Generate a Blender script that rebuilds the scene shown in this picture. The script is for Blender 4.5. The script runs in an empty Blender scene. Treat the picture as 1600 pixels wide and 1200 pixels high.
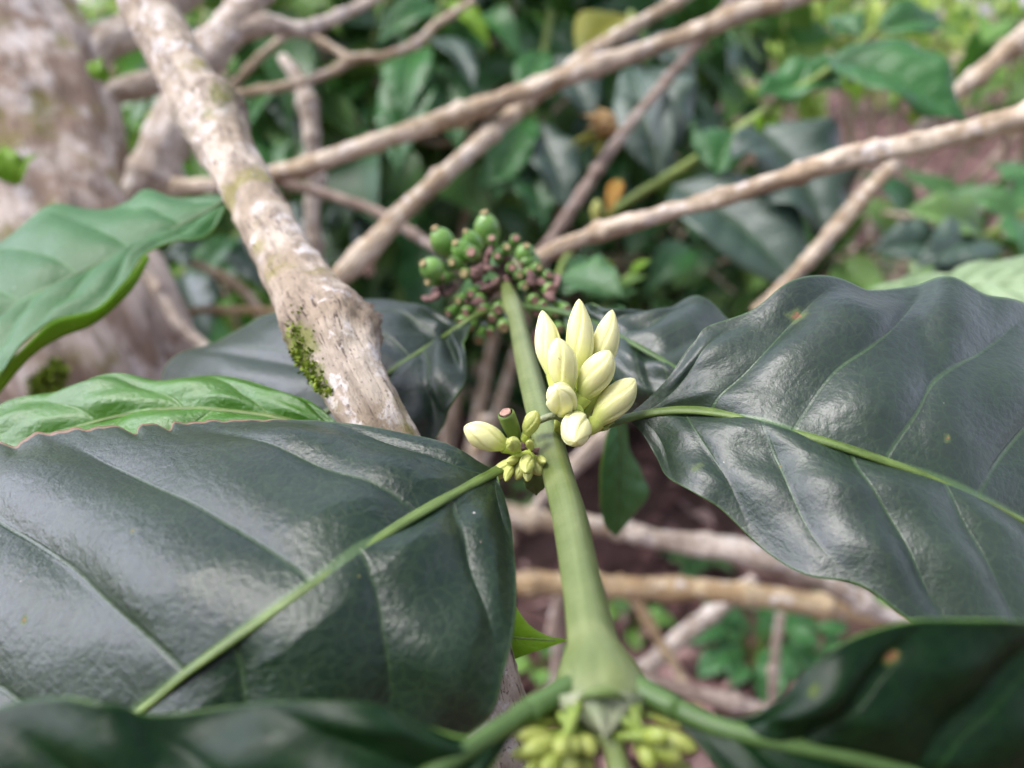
import bpy, math, random
import numpy as np
from mathutils import Vector
from mathutils import noise as mnoise

R = math.radians
S = bpy.context.scene
COL = S.collection
rng = np.random.default_rng(7)
random.seed(7)

# ------------------------------------------------------------------ camera
H = 1.0                       # camera height above the ground
PITCH = R(25)
HFOV = R(66)
F = 800 / math.tan(HFOV / 2)  # focal length in photo pixels
cam = bpy.data.cameras.new('camera')
cam.sensor_width = 36
cam.lens = 18 / math.tan(HFOV / 2)
cam.clip_start = 0.005
cam.clip_end = 200
cam.dof.use_dof = True
cam.dof.focus_distance = 0.145
cam.dof.aperture_fstop = 10.8
co = bpy.data.objects.new('camera', cam)
COL.objects.link(co)
co.location = (0, 0, H)
co.rotation_euler = (math.pi / 2 - PITCH, 0, 0)
S.camera = co

# ------------------------------------------------------------------ world, sun, exposure
SUN_EL, SUN_ROT = R(64), R(-105)
w = bpy.data.worlds.new('World')
S.world = w
w.use_nodes = True
nt = w.node_tree
nt.nodes.clear()
sky = nt.nodes.new('ShaderNodeTexSky')
sky.sky_type = 'NISHITA'
sky.sun_disc = False
sky.sun_elevation = SUN_EL
sky.sun_rotation = SUN_ROT
sky.air_density = 1.0
sky.dust_density = 4.0
hs = nt.nodes.new('ShaderNodeHueSaturation')
hs.inputs['Saturation'].default_value = 0.48
bg = nt.nodes.new('ShaderNodeBackground')
bg.inputs['Strength'].default_value = 0.15
wo = nt.nodes.new('ShaderNodeOutputWorld')
nt.links.new(sky.outputs[0], hs.inputs['Color'])
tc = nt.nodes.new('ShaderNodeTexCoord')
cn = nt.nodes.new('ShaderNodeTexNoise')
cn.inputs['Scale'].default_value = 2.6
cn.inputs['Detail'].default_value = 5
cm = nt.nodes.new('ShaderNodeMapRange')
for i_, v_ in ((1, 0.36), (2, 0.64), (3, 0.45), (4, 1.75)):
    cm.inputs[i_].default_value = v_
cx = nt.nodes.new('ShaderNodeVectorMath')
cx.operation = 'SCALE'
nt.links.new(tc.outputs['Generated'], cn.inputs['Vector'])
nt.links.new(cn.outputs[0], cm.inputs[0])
# sky made brighter towards the sides, dimmed overhead to shape leaf sheen; no canopy modelled
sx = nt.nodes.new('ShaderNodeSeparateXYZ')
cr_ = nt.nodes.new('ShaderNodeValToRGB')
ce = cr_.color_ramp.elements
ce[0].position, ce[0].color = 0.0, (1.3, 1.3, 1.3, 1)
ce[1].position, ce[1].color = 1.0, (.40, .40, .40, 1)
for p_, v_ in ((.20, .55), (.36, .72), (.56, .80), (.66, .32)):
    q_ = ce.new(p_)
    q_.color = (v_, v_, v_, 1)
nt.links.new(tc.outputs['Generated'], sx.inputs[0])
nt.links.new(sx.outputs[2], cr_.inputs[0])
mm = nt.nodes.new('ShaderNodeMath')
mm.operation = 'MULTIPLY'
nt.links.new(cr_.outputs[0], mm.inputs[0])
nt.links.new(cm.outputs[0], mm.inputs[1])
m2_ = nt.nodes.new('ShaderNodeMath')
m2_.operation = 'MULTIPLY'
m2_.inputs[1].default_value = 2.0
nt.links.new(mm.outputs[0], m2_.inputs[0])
# bright sky lobe added at left for leaf sheen; sky dimmed behind the viewer
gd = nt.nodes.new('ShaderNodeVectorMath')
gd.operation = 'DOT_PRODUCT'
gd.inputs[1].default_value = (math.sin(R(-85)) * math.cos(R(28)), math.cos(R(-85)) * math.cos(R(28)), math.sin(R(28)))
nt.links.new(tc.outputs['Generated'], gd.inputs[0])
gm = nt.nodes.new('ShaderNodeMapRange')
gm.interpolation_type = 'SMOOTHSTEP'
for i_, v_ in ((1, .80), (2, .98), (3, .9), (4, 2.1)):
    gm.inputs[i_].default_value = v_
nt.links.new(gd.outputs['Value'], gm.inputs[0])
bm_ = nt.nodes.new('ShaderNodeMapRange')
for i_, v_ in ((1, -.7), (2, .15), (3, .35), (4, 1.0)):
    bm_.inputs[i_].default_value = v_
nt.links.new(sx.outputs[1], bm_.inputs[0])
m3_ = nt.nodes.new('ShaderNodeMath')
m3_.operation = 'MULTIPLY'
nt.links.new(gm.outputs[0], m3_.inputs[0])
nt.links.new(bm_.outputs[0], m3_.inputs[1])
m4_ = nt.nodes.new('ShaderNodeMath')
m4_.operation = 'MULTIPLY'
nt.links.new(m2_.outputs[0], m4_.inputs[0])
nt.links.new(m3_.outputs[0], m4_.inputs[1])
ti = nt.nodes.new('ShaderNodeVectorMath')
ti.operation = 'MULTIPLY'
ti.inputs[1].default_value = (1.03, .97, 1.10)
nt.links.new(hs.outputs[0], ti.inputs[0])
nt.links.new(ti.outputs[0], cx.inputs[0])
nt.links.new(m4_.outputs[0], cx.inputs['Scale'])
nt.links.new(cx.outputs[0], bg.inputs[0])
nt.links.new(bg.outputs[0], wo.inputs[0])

sl = bpy.data.lights.new('sun', 'SUN')
sl.energy = 1.2
sl.angle = R(20)
sl.color = (1.0, 0.975, 0.94)
so = bpy.data.objects.new('sun', sl)
COL.objects.link(so)
# sky rotation 0 = +Y, positive turns clockwise seen from above
sd = Vector((math.sin(SUN_ROT) * math.cos(SUN_EL), math.cos(SUN_ROT) * math.cos(SUN_EL), math.sin(SUN_EL)))
so.rotation_euler = sd.to_track_quat('Z', 'Y').to_euler()
so.location = sd * 5

S.view_settings.view_transform = 'Standard'
S.view_settings.look = 'None'
S.view_settings.exposure = 1.25
S.view_settings.gamma = 1
S.view_settings.use_curve_mapping = False
S.render.engine = 'CYCLES'
S.cycles.use_denoising = True
S.cycles.max_bounces = 8
S.cycles.caustics_reflective = False
S.cycles.caustics_refractive = False

# ------------------------------------------------------------------ pixel -> world
SP, CP = math.sin(PITCH), math.cos(PITCH)
FWD = np.array([0, CP, -SP]); UPV = np.array([0, SP, CP]); RGT = np.array([1.0, 0, 0])
CAMP = np.array([0, 0, H])
HN = 0.0733                   # the flowering branch runs level, this far below the lens


def P(px, py, d):
    "point at depth d (metres along the optical axis)"
    return CAMP + d * (FWD + (px - 800) / F * RGT + (600 - py) / F * UPV)


def Q(px, py, dz=0.0):
    "point on the level plane of the flowering branch, dz millimetres above it"
    s = SP - (600 - py) / F * CP
    return P(px, py, (HN - dz * 0.001) / s)


def G(px, py, dz=0.0):
    "point on the ground"
    s = SP - (600 - py) / F * CP
    return P(px, py, (H - dz) / s)


def nrm(v):
    v = np.asarray(v, float)
    n = np.linalg.norm(v, axis=-1, keepdims=True)
    return v / np.maximum(n, 1e-12)


def spline(pts, n, arc=True):
    "Catmull-Rom through pts, n samples, evenly spaced by arc length"
    p = np.asarray(pts, float)
    if len(p) == 2:
        t = np.linspace(0, 1, n)[:, None]
        return p[0] * (1 - t) + p[1] * t
    q = np.vstack([2 * p[0] - p[1], p, 2 * p[-1] - p[-2]])
    out = []
    K = 24
    for i in range(1, len(q) - 2):
        t = np.linspace(0, 1, K, endpoint=False)[:, None]
        a, b, c, d = q[i - 1], q[i], q[i + 1], q[i + 2]
        out.append(0.5 * (2 * b + (c - a) * t + (2 * a - 5 * b + 4 * c - d) * t ** 2 + (3 * b - a - 3 * c + d) * t ** 3))
    out.append(p[-1:])
    o = np.vstack(out)
    if not arc:
        idx = np.linspace(0, len(o) - 1, n)
        return np.stack([np.interp(idx, np.arange(len(o)), o[:, k]) for k in range(o.shape[1])], 1)
    s = np.concatenate([[0], np.cumsum(np.linalg.norm(np.diff(o[:, :3], axis=0), axis=1))])
    t = np.linspace(0, s[-1], n)
    return np.stack([np.interp(t, s, o[:, k]) for k in range(o.shape[1])], 1)


def smooth(a, b, x):
    t = np.clip((x - a) / (b - a), 0, 1)
    return t * t * (3 - 2 * t)


def wobble(n, scale, seed):
    "smooth 1-D noise"
    r = np.random.default_rng(seed)
    k = max(4, int(scale))
    return np.interp(np.linspace(0, k - 1, n), np.arange(k), r.uniform(-1, 1, k))


# ------------------------------------------------------------------ mesh and object helpers
class M:
    "collects geometry for ONE mesh object"

    def __init__(s):
        s.v, s.f, s.a, s.m, s.n = [], [], {}, [], 0

    def add(s, v, f, mi=0, **attrs):
        v = np.asarray(v, float)
        f = np.asarray(f, int)
        for k, val in attrs.items():
            s.a.setdefault(k, []).append((s.n, np.asarray(val, float)))
        s.v.append(v)
        s.f.extend((f + s.n).tolist())
        s.m.extend([mi] * len(f) if np.isscalar(mi) else list(mi))
        s.n += len(v)
        return s

    def build(s, name, mats, parent=None, loc=None, flat=False):
        v = np.vstack(s.v)
        org = np.zeros(3) if loc is None else np.asarray(loc, float)
        me = bpy.data.meshes.new(name)
        me.from_pydata((v - org).tolist(), [], s.f)
        for k, lst in s.a.items():
            dim = lst[0][1].ndim
            if dim == 1:
                at = me.attributes.new(k, 'FLOAT', 'POINT')
                full = np.zeros(s.n)
            else:
                at = me.attributes.new(k, 'FLOAT_VECTOR', 'POINT')
                full = np.zeros((s.n, 3))
            for i, val in lst:
                full[i:i + len(val)] = val
            at.data.foreach_set('value' if dim == 1 else 'vector', full.ravel())
        if not isinstance(mats, (list, tuple)):
            mats = [mats]
        for m in mats:
            me.materials.append(m)
        if len(mats) > 1:
            me.polygons.foreach_set('material_index', s.m)
        if not flat:
            me.polygons.foreach_set('use_smooth', [True] * len(me.polygons))
        me.update()
        o = bpy.data.objects.new(name, me)
        COL.objects.link(o)
        o.location = org
        if parent is not None:
            o.parent = parent
            o.matrix_parent_inverse = parent.matrix_world.inverted()
            pl = Vector((0, 0, 0))
            q = parent
            while q is not None:
                pl += q.location
                q = q.parent
            o.matrix_parent_inverse.identity()
            o.location = Vector(org) - pl
        return o


def tag(o, label=None, cat=None, group=None, kind=None):
    if label: o['label'] = label
    if cat: o['category'] = cat
    if group: o['group'] = group
    if kind: o['kind'] = kind
    return o


def empty(name, loc, label, cat, group=None):
    o = bpy.data.objects.new(name, None)
    COL.objects.link(o)
    o.location = Vector(loc)
    o.empty_display_size = 0.01
    return tag(o, label, cat, group)


def grid_faces(nu, nv, closed_v=False):
    i = np.arange(nu - 1)[:, None]
    j = np.arange(nv if closed_v else nv - 1)[None, :]
    j2 = (j + 1) % nv
    a = i * nv + j
    b = i * nv + j2
    c = (i + 1) * nv + j2
    d = (i + 1) * nv + j
    return np.stack([a, d, c, b], -1).reshape(-1, 4)


def frames(path, up=(0, 0, 1)):
    T = nrm(np.gradient(path, axis=0))
    n0 = np.asarray(up, float)
    if abs(T[0] @ n0) > 0.95:
        n0 = np.array([0, 1.0, 0])
    N = np.zeros_like(path)
    n = nrm(n0 - T[0] * (T[0] @ n0))
    for i in range(len(path)):
        n = nrm(n - T[i] * (T[i] @ n))
        N[i] = n
    return T, N, np.cross(T, N)


def tube(mb, pts, radii, seg=16, n=None, flat=1.0, mi=0, rough=0.0, seed=0, cap=True, arc=True, upv=(0, 0, 1), rfun=None, nodes=0, fbm=None):
    """tube along pts; radii follow the control points; flat squashes the up direction;
    rough adds an uneven surface; rfun(theta, s) multiplies the radius"""
    pts = np.asarray(pts, float)
    radii = np.broadcast_to(np.asarray(radii, float), (len(pts),))
    flats = np.broadcast_to(np.asarray(flat, float), (len(pts),))
    if n is None:
        n = max(8, 8 * len(pts))
    q = spline(np.column_stack([pts, radii, flats]), n, arc)
    path, r, fl = q[:, :3], np.maximum(q[:, 3], 1e-5), q[:, 4]
    T, N, B = frames(path, upv)
    s = np.concatenate([[0], np.cumsum(np.linalg.norm(np.diff(path, axis=0), axis=1))])
    th = np.linspace(0, 2 * np.pi, seg, endpoint=False)
    rr = r[:, None] * np.ones(seg)[None, :]
    if rough:
        g = np.random.default_rng(seed)
        for k in range(1, 5):
            fr = g.integers(1, 4)
            fs = g.uniform(0.3, 1.6) * k / max(r.mean(), 1e-4) * 0.25
            rr = rr * (1 + rough / k ** 0.6 * np.sin(fr * th[None, :] + g.uniform(0, 6.3) + 0) * np.sin(fs * s[:, None] + g.uniform(0, 6.3)))
    if rfun is not None:
        rr = rr * rfun(th[None, :], s[:, None])
    if nodes:
        g = np.random.default_rng(seed + 5)
        x = g.uniform(0, nodes)
        while x < s[-1]:
            rr = rr * (1 + g.uniform(.12, .32) * np.exp(-((s[:, None] - x) / (r.mean() * g.uniform(.5, .9))) ** 2) * (1 + .4 * np.cos(2 * th[None, :] + g.uniform(0, 6))))
            x += nodes * g.uniform(.5, 1.4)
    if fbm:
        for i in range(n):
            for j in range(seg):
                q3 = Vector((math.cos(th[j]) * r[i], math.sin(th[j]) * r[i], s[i] * .5)) * fbm[1]
                rr[i, j] += fbm[0] * mnoise.fractal(q3, .8, 2.1, 5)
    v = path[:, None, :] + rr[..., None] * (np.cos(th)[None, :, None] * B[:, None, :] + (np.sin(th)[None, :] * fl[:, None])[..., None] * N[:, None, :])
    bc = np.stack([np.cos(th)[None, :] * rr, np.sin(th)[None, :] * rr, s[:, None] * np.ones(seg)[None, :]], -1)
    v = v.reshape(-1, 3)
    bc = bc.reshape(-1, 3)
    f = grid_faces(n, seg, True)
    mb.add(v, f, mi, bc=bc)
    if cap:
        for end, row in ((0, 0), (1, n - 1)):
            c = path[row] + (T[row] if end else -T[row]) * r[row] * 0.25
            base = row * seg
            vv = np.vstack([v[base:base + seg], c])
            j = np.arange(seg)
            tri = np.stack([j, (j + 1) % seg, np.full(seg, seg)], 1)
            if not end:
                tri = tri[:, ::-1]
            bb = np.vstack([bc[base:base + seg], bc[base:base + seg].mean(0)])
            mb.add(vv, tri, mi, bc=bb)
    return path, r


# ------------------------------------------------------------------ node helpers
class N:
    def __init__(s, name):
        s.mat = bpy.data.materials.new(name)
        s.mat.use_nodes = True
        s.t = s.mat.node_tree
        s.t.nodes.clear()
        s.out = s.t.nodes.new('ShaderNodeOutputMaterial')

    def node(s, typ, **kw):
        n = s.t.nodes.new(typ)
        for k, v in kw.items():
            setattr(n, k, v)
        return n

    def put(s, sock, v):
        if hasattr(v, 'is_output') or isinstance(v, bpy.types.NodeSocket):
            s.t.links.new(v, sock)
        else:
            if sock.type == 'RGBA' and len(v) == 3:
                v = (*v, 1)
            sock.default_value = v

    def math(s, op, a, b=0.0, c=None, clamp=False):
        n = s.node('ShaderNodeMath', operation=op, use_clamp=clamp)
        s.put(n.inputs[0], a)
        s.put(n.inputs[1], b)
        if c is not None: s.put(n.inputs[2], c)
        return n.outputs[0]

    def step(s, x, a, b, lo=0.0, hi=1.0):
        n = s.node('ShaderNodeMapRange', interpolation_type='SMOOTHSTEP')
        for i, v in enumerate((x, a, b, lo, hi)):
            s.put(n.inputs[i], v)
        return n.outputs[0]

    def mix(s, f, a, b):
        n = s.node('ShaderNodeMix', data_type='RGBA')
        s.put(n.inputs[0], f); s.put(n.inputs[6], a); s.put(n.inputs[7], b)
        return n.outputs[2]

    def attr(s, name):
        return s.node('ShaderNodeAttribute', attribute_name=name)

    def noise(s, vec, scale, detail=3.0, rough=0.55, out=0):
        n = s.node('ShaderNodeTexNoise')
        if vec is not None: s.put(n.inputs['Vector'], vec)
        n.inputs['Scale'].default_value = scale
        n.inputs['Detail'].default_value = detail
        n.inputs['Roughness'].default_value = rough
        return n.outputs[out]

    def vor(s, vec, scale, feature='F1', out=0):
        n = s.node('ShaderNodeTexVoronoi', feature=feature)
        if vec is not None: s.put(n.inputs['Vector'], vec)
        n.inputs['Scale'].default_value = scale
        return n.outputs[out]

    def vmul(s, v, k):
        n = s.node('ShaderNodeVectorMath', operation='MULTIPLY')
        s.put(n.inputs[0], v); n.inputs[1].default_value = k
        return n.outputs[0]

    def bump(s, h, strength, dist, prev=None):
        n = s.node('ShaderNodeBump')
        n.inputs['Strength'].default_value = strength
        n.inputs['Distance'].default_value = dist
        s.put(n.inputs['Height'], h)
        if prev is not None: s.put(n.inputs['Normal'], prev)
        return n.outputs[0]

    def bsdf(s, col, rough=0.5, spec=0.5, normal=None, sss=0.0, ssr=(0.002, 0.002, 0.001), coat=0.0):
        n = s.node('ShaderNodeBsdfPrincipled')
        s.put(n.inputs['Base Color'], col)
        s.put(n.inputs['Roughness'], rough)
        s.put(n.inputs['Specular IOR Level'], spec)
        if normal is not None: s.put(n.inputs['Normal'], normal)
        if sss:
            n.inputs['Subsurface Weight'].default_value = sss
            n.inputs['Subsurface Radius'].default_value = ssr
            n.inputs['Subsurface Scale'].default_value = 1.0
        if coat: n.inputs['Coat Weight'].default_value = coat
        return n

    def finish(s, b):
        s.t.links.new(b.outputs[0], s.out.inputs[0])
        return s.mat


def geo(n):
    return n.node('ShaderNodeNewGeometry').outputs['Position']


LEAF_K, LEAF_P = 0.16, 1.25      # how far lateral veins sweep forward


def leaf_mat(name, dark, light, vein, nv=7.0, rough=0.32, transl=0.12, scale=1.0, veins=0.55, bump=1.0, spots=True, spec=0.5, vary=0.0):
    """leaf surface from the (u along, v across) attribute: midrib, lateral veins, netting, blemishes"""
    n = N(name)
    at = n.attr('lf')
    sep = n.node('ShaderNodeSeparateXYZ')
    n.put(sep.inputs[0], at.outputs['Vector'])
    u, v, rid = sep.outputs
    pos = geo(n)
    av = n.math('ABSOLUTE', v)
    side = n.math('MULTIPLY', n.math('GREATER_THAN', v, 0.0), 0.37)
    sw = n.math('MULTIPLY', n.math('POWER', av, LEAF_P), LEAF_K)
    sarg = n.math('ADD', n.math('MULTIPLY', n.math('SUBTRACT', u, sw), nv), side)
    jit = n.math('MULTIPLY', n.math('SUBTRACT', n.noise(pos, 45 * scale, 1), 0.5), 0.14)
    sarg = n.math('ADD', sarg, jit)
    d = n.math('ABSOLUTE', n.math('SUBTRACT', n.math('FRACT', n.math('ADD', sarg, 0.5)), 0.5))
    wid = n.math('ADD', 0.018, n.math('MULTIPLY', n.math('SUBTRACT', 1.0, av), 0.022))
    vm = n.math('SUBTRACT', 1.0, n.step(d, n.math('MULTIPLY', wid, 0.3), wid))
    vm = n.math('MULTIPLY', vm, n.math('SUBTRACT', 1.0, n.step(av, 0.6, 0.93)))
    vm = n.math('MULTIPLY', vm, n.step(n.noise(pos, 60 * scale, 2), 0.3, 0.6, 0.35, 1.0))
    # base colour mottling
    big = n.noise(pos, 22 * scale, 4, 0.6)
    base = n.mix(n.step(big, 0.3, 0.72), dark, light)
    if vary:
        hsv = n.node('ShaderNodeHueSaturation')
        n.put(hsv.inputs['Hue'], n.math('ADD', 0.5, n.math('MULTIPLY', n.math('SUBTRACT', rid, 0.6), -0.10 * vary)))
        n.put(hsv.inputs['Value'], n.math('ADD', 0.55, n.math('MULTIPLY', rid, 1.5 * vary)))
        n.put(hsv.inputs['Color'], base)
        base = hsv.outputs[0]
    net = n.vor(pos, 420 * scale, 'DISTANCE_TO_EDGE')
    netm = n.math('SUBTRACT', 1.0, n.step(net, 0.0, 0.12))
    base = n.mix(n.math('MULTIPLY', netm, 0.10), base, vein)
    col = n.mix(n.math('MULTIPLY', vm, veins), base, vein)
    mid = n.math('SUBTRACT', 1.0, n.step(av, 0.008, 0.022))
    col = n.mix(n.math('MULTIPLY', mid, 0.7), col, vein)
    edge = n.step(av, 0.975, 0.995)
    col = n.mix(n.math('MULTIPLY', edge, 0.5), col, vein)
    rgh = n.math('ADD', rough, n.math('MULTIPLY', n.math('SUBTRACT', n.noise(pos, 90 * scale, 5, 0.7), 0.5), 0.30), clamp=True)
    if spots:
        sp = n.attr('spot').outputs['Fac']
        spn = n.math('ADD', sp, n.math('MULTIPLY', n.math('SUBTRACT', n.noise(pos, 700, 4), 0.5), 1.0))
        halo = n.step(spn, 0.3, 0.8)
        core = n.step(spn, 0.70, 0.85)
        col = n.mix(n.math('MULTIPLY', halo, 0.5), col, (0.12, 0.18, 0.03))
        col = n.mix(n.math('MULTIPLY', core, 0.8), col, (0.20, 0.09, 0.05))
        tear = n.attr('torn').outputs['Fac']
        col = n.mix(n.step(n.math('ADD', tear, n.math('MULTIPLY', n.math('SUBTRACT', n.noise(pos, 500, 3), 0.5), 0.6)), 0.5, 0.7), col, (0.20, 0.125, 0.075))
        # tiny pale scales and grit
        vo = n.node('ShaderNodeTexVoronoi')
        n.put(vo.inputs['Vector'], pos)
        vo.inputs['Scale'].default_value = 210
        sc = n.node('ShaderNodeSeparateColor')
        n.put(sc.inputs[0], vo.outputs['Color'])
        pick = n.math('GREATER_THAN', sc.outputs[0], 0.60)
        size = n.math('MULTIPLY', n.math('POWER', sc.outputs[1], 3.0), 0.075)
        spk = n.math('MULTIPLY', pick, n.math('LESS_THAN', vo.outputs['Distance'], size))
        col = n.mix(n.math('MULTIPLY', spk, 0.75), col, n.mix(sc.outputs[2], (0.62, 0.62, 0.56), (0.45, 0.28, 0.2)))
        rgh = n.math('ADD', rgh, n.math('MULTIPLY', n.math('ADD', spk, halo), 0.4), clamp=True)
    # relief
    h1 = n.noise(pos, 1300 * scale, 4, 0.65)
    nb = n.bump(h1, 0.22 * bump, 0.0004 / scale)
    st = n.noise(n.vmul(at.outputs['Vector'], (26.0, 7.0, 1.0)), 3.0, 4, 0.6)
    nb = n.bump(st, 0.22 * bump, 0.0010 / scale, nb)
    nb = n.bump(net, 0.20 * bump, 0.0005 / scale, nb)
    nb = n.bump(n.math('MULTIPLY', vm, -1.0), 0.35 * bump, 0.0006 / scale, nb)
    nb = n.bump(n.noise(pos, 200 * scale, 6, 0.68), 0.30 * bump, 0.0011 / scale, nb)
    b = n.bsdf(col, rgh, spec, nb)
    if transl:
        tr = n.node('ShaderNodeBsdfTranslucent')
        br = n.node('ShaderNodeMix', data_type='RGBA', blend_type='MIX')
        n.put(br.inputs[0], 0.35); n.put(br.inputs[6], col); n.put(br.inputs[7], (0.25, 0.5, 0.03, 1))
        n.put(tr.inputs[0], br.outputs[2])
        n.put(tr.inputs['Normal'], nb)
        mx = n.node('ShaderNodeMixShader')
        mx.inputs[0].default_value = transl
        n.t.links.new(b.outputs[0], mx.inputs[1])
        n.t.links.new(tr.outputs[0], mx.inputs[2])
        return n.finish(mx)
    return n.finish(b)


def bark_mat(name, c1, c2, lichen=(0.72, 0.70, 0.66), lich=0.5, dark=(0.07, 0.05, 0.04), scale=1.0, moss=0.0, crack=1.0, bump=1.0):
    n = N(name)
    bc = n.attr('bc').outputs['Vector']
    lon = n.vmul(bc, (1, 1, 0.18))
    a = n.noise(lon, 260 * scale, 5, 0.65)
    b_ = n.noise(bc, 55 * scale, 4, 0.6)
    col = n.mix(n.step(b_, 0.40, 0.60), c1, c2)
    col = n.mix(n.step(a, 0.46, 0.68, 0.0, 0.6), col, tuple(x * 0.42 for x in c1))
    grain = n.noise(n.vmul(bc, (1, 1, 0.10)), 1000 * scale, 5, 0.7)
    ck = n.math('SUBTRACT', 1.0, n.step(grain, 0.36, 0.44))
    ck = n.math('MULTIPLY', ck, n.step(n.noise(bc, 70 * scale, 2), 0.38, 0.52))
    col = n.mix(n.math('MULTIPLY', ck, crack, clamp=True), col, dark)
    ln = n.noise(bc, 120 * scale, 6, 0.72)
    la = n.noise(bc, 28 * scale, 2, 0.5)
    lm = n.math('MULTIPLY', n.step(ln, 0.53, 0.60), n.step(la, 0.62 - 0.25 * lich, 0.74 - 0.25 * lich))
    col = n.mix(n.math('MULTIPLY', lm, 0.6), col, lichen)
    sp = n.math('SUBTRACT', 1.0, n.step(n.noise(bc, 1000 * scale, 3, 0.6), 0.33, 0.39))
    col = n.mix(n.math('MULTIPLY', sp, 0.6), col, dark)
    kn = n.attr('knot').outputs['Fac']
    kk = n.step(n.math('ADD', kn, n.math('MULTIPLY', n.math('SUBTRACT', n.noise(bc, 200 * scale, 4), 0.5), 1.0)), 0.35, 0.8)
    col = n.mix(n.math('MULTIPLY', kk, 0.6), col, (0.13, 0.10, 0.07))
    mo = n.attr('mossy').outputs['Fac']
    mo = n.step(n.math('ADD', mo, n.math('MULTIPLY', n.math('SUBTRACT', n.noise(bc, 330 * scale, 5, .7), 0.5), 1.1)), 0.35, 0.75)
    col = n.mix(n.math('MULTIPLY', mo, .75), col, (0.15, 0.17, 0.035))
    if moss:
        ms = n.math('MULTIPLY', n.step(n.noise(bc, 40 * scale, 3, 0.6), 0.62 - moss * 0.2, 0.72 - moss * 0.2), n.step(ln, 0.35, 0.5))
        col = n.mix(n.math('MULTIPLY', ms, 0.7), col, (0.20, 0.19, 0.04))
    nb = n.bump(grain, 0.5 * bump, 0.0007 / scale)
    nb = n.bump(ln, 0.5 * bump, 0.0012 / scale, nb)
    nb = n.bump(a, 0.4 * bump, 0.0015 / scale, nb)
    b = n.bsdf(col, 0.85, 0.25, nb)
    return n.finish(b)


def soft_mat(name, c1, c2, rough=0.45, scale=200, sss=0.0, spec=0.4, bump=0.3, stripes=0.0, lon=0.1, specks=0.0, ssr=(0.003, 0.0025, 0.0012)):
    "stems, buds, fruit: two mottled tones, optional lengthwise streaks"
    n = N(name)
    pos = geo(n)
    col = n.mix(n.step(n.noise(pos, scale, 4, 0.6), 0.3, 0.7), c1, c2)
    nb = n.bump(n.noise(pos, scale * 6, 3, 0.6), bump, 0.0003)
    if stripes:
        bc = n.attr('bc').outputs['Vector']
        st = n.noise(n.vmul(bc, (1, 1, lon)), 900, 4, 0.6)
        col = n.mix(n.step(st, 0.4, 0.65, 0, stripes), col, tuple(min(1, x * 1.9 + 0.02) for x in c2))
        nb = n.bump(st, 0.25, 0.0004, nb)
    if specks:
        sk = n.math('SUBTRACT', 1.0, n.step(n.noise(pos, 1600, 2, 0.5), 0.24, 0.31))
        col = n.mix(n.math('MULTIPLY', sk, specks), col, (0.18, 0.15, 0.08))
    rg = n.math('ADD', rough, n.math('MULTIPLY', n.math('SUBTRACT', n.noise(pos, scale * 2, 3), 0.5), 0.25), clamp=True)
    return n.finish(n.bsdf(col, rg, spec, nb, sss, ssr))


# ------------------------------------------------------------------ materials
LV = (0.12, 0.20, 0.05)
m_leaf = leaf_mat('dark_leaf', (0.006, 0.019, 0.010), (0.012, 0.032, 0.014), (0.085, 0.15, 0.055), nv=6.5, rough=0.33, transl=0.03, spec=0.45, veins=0.22)
m_leaf_r = leaf_mat('dark_leaf_dull', (0.010, 0.024, 0.014), (0.018, 0.038, 0.020), (0.07, 0.14, 0.045), nv=9.0, rough=0.42, transl=0.03, spec=0.75, bump=0.8, veins=0.4)
m_leaf_f = leaf_mat('near_leaf', (0.002, 0.013, 0.003), (0.004, 0.022, 0.005), (0.025, 0.08, 0.012), nv=6.5, rough=0.36, transl=0.05, veins=0.25, spec=0.2, bump=0.6)
m_leaf_b = leaf_mat('far_leaf', (0.010, 0.025, 0.016), (0.018, 0.038, 0.024), (0.09, 0.17, 0.05), nv=7, rough=0.44, transl=0.05, veins=0.3, spec=0.7)  # plain leaf tone of the far left leaf
m_young = leaf_mat('young_leaf', (0.05, 0.17, 0.012), (0.08, 0.24, 0.02), (0.14, 0.30, 0.05), nv=5, rough=0.22, transl=0.3, spots=False, spec=0.8, bump=1.4)
m_green = leaf_mat('mid_green_leaf', (0.036, 0.135, 0.034), (0.052, 0.175, 0.048), (0.13, 0.29, 0.10), nv=7, rough=0.45, transl=0.22, spec=0.45)
m_under = leaf_mat('leaf_underside', (0.10, 0.22, 0.03), (0.13, 0.27, 0.04), (0.20, 0.35, 0.07), nv=7, rough=0.5, transl=0.35, spots=False)
m_pale = leaf_mat('pale_leaf', (0.22, 0.34, 0.16), (0.32, 0.44, 0.24), (0.42, 0.52, 0.34), nv=9, rough=0.5, transl=0.3, spots=False)
m_lime = leaf_mat('lime_leaf', (0.20, 0.40, 0.015), (0.26, 0.48, 0.02), (0.3, 0.5, 0.05), nv=6, rough=0.45, transl=0.5, spots=False)
m_yellow = leaf_mat('yellowing_leaf', (0.16, 0.20, 0.015), (0.30, 0.27, 0.02), (0.35, 0.33, 0.05), nv=7, rough=0.5, transl=0.4, spots=False, scale=0.5)
m_orange = leaf_mat('orange_leaf', (0.50, 0.24, 0.03), (0.6, 0.34, 0.06), (0.6, 0.4, 0.1), nv=7, rough=0.6, transl=0.3, spots=False, scale=0.5)
m_dry = leaf_mat('dry_leaf', (0.52, 0.34, 0.12), (0.66, 0.48, 0.24), (0.7, 0.5, 0.3), nv=6, rough=0.7, transl=0.2, spots=False, scale=0.5)
m_shoot = leaf_mat('glossy_leaf', (0.030, 0.125, 0.028), (0.050, 0.19, 0.044), (0.22, 0.40, 0.18), nv=8, rough=0.26, transl=0.22, spots=False, scale=0.5, veins=0.5)
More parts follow.
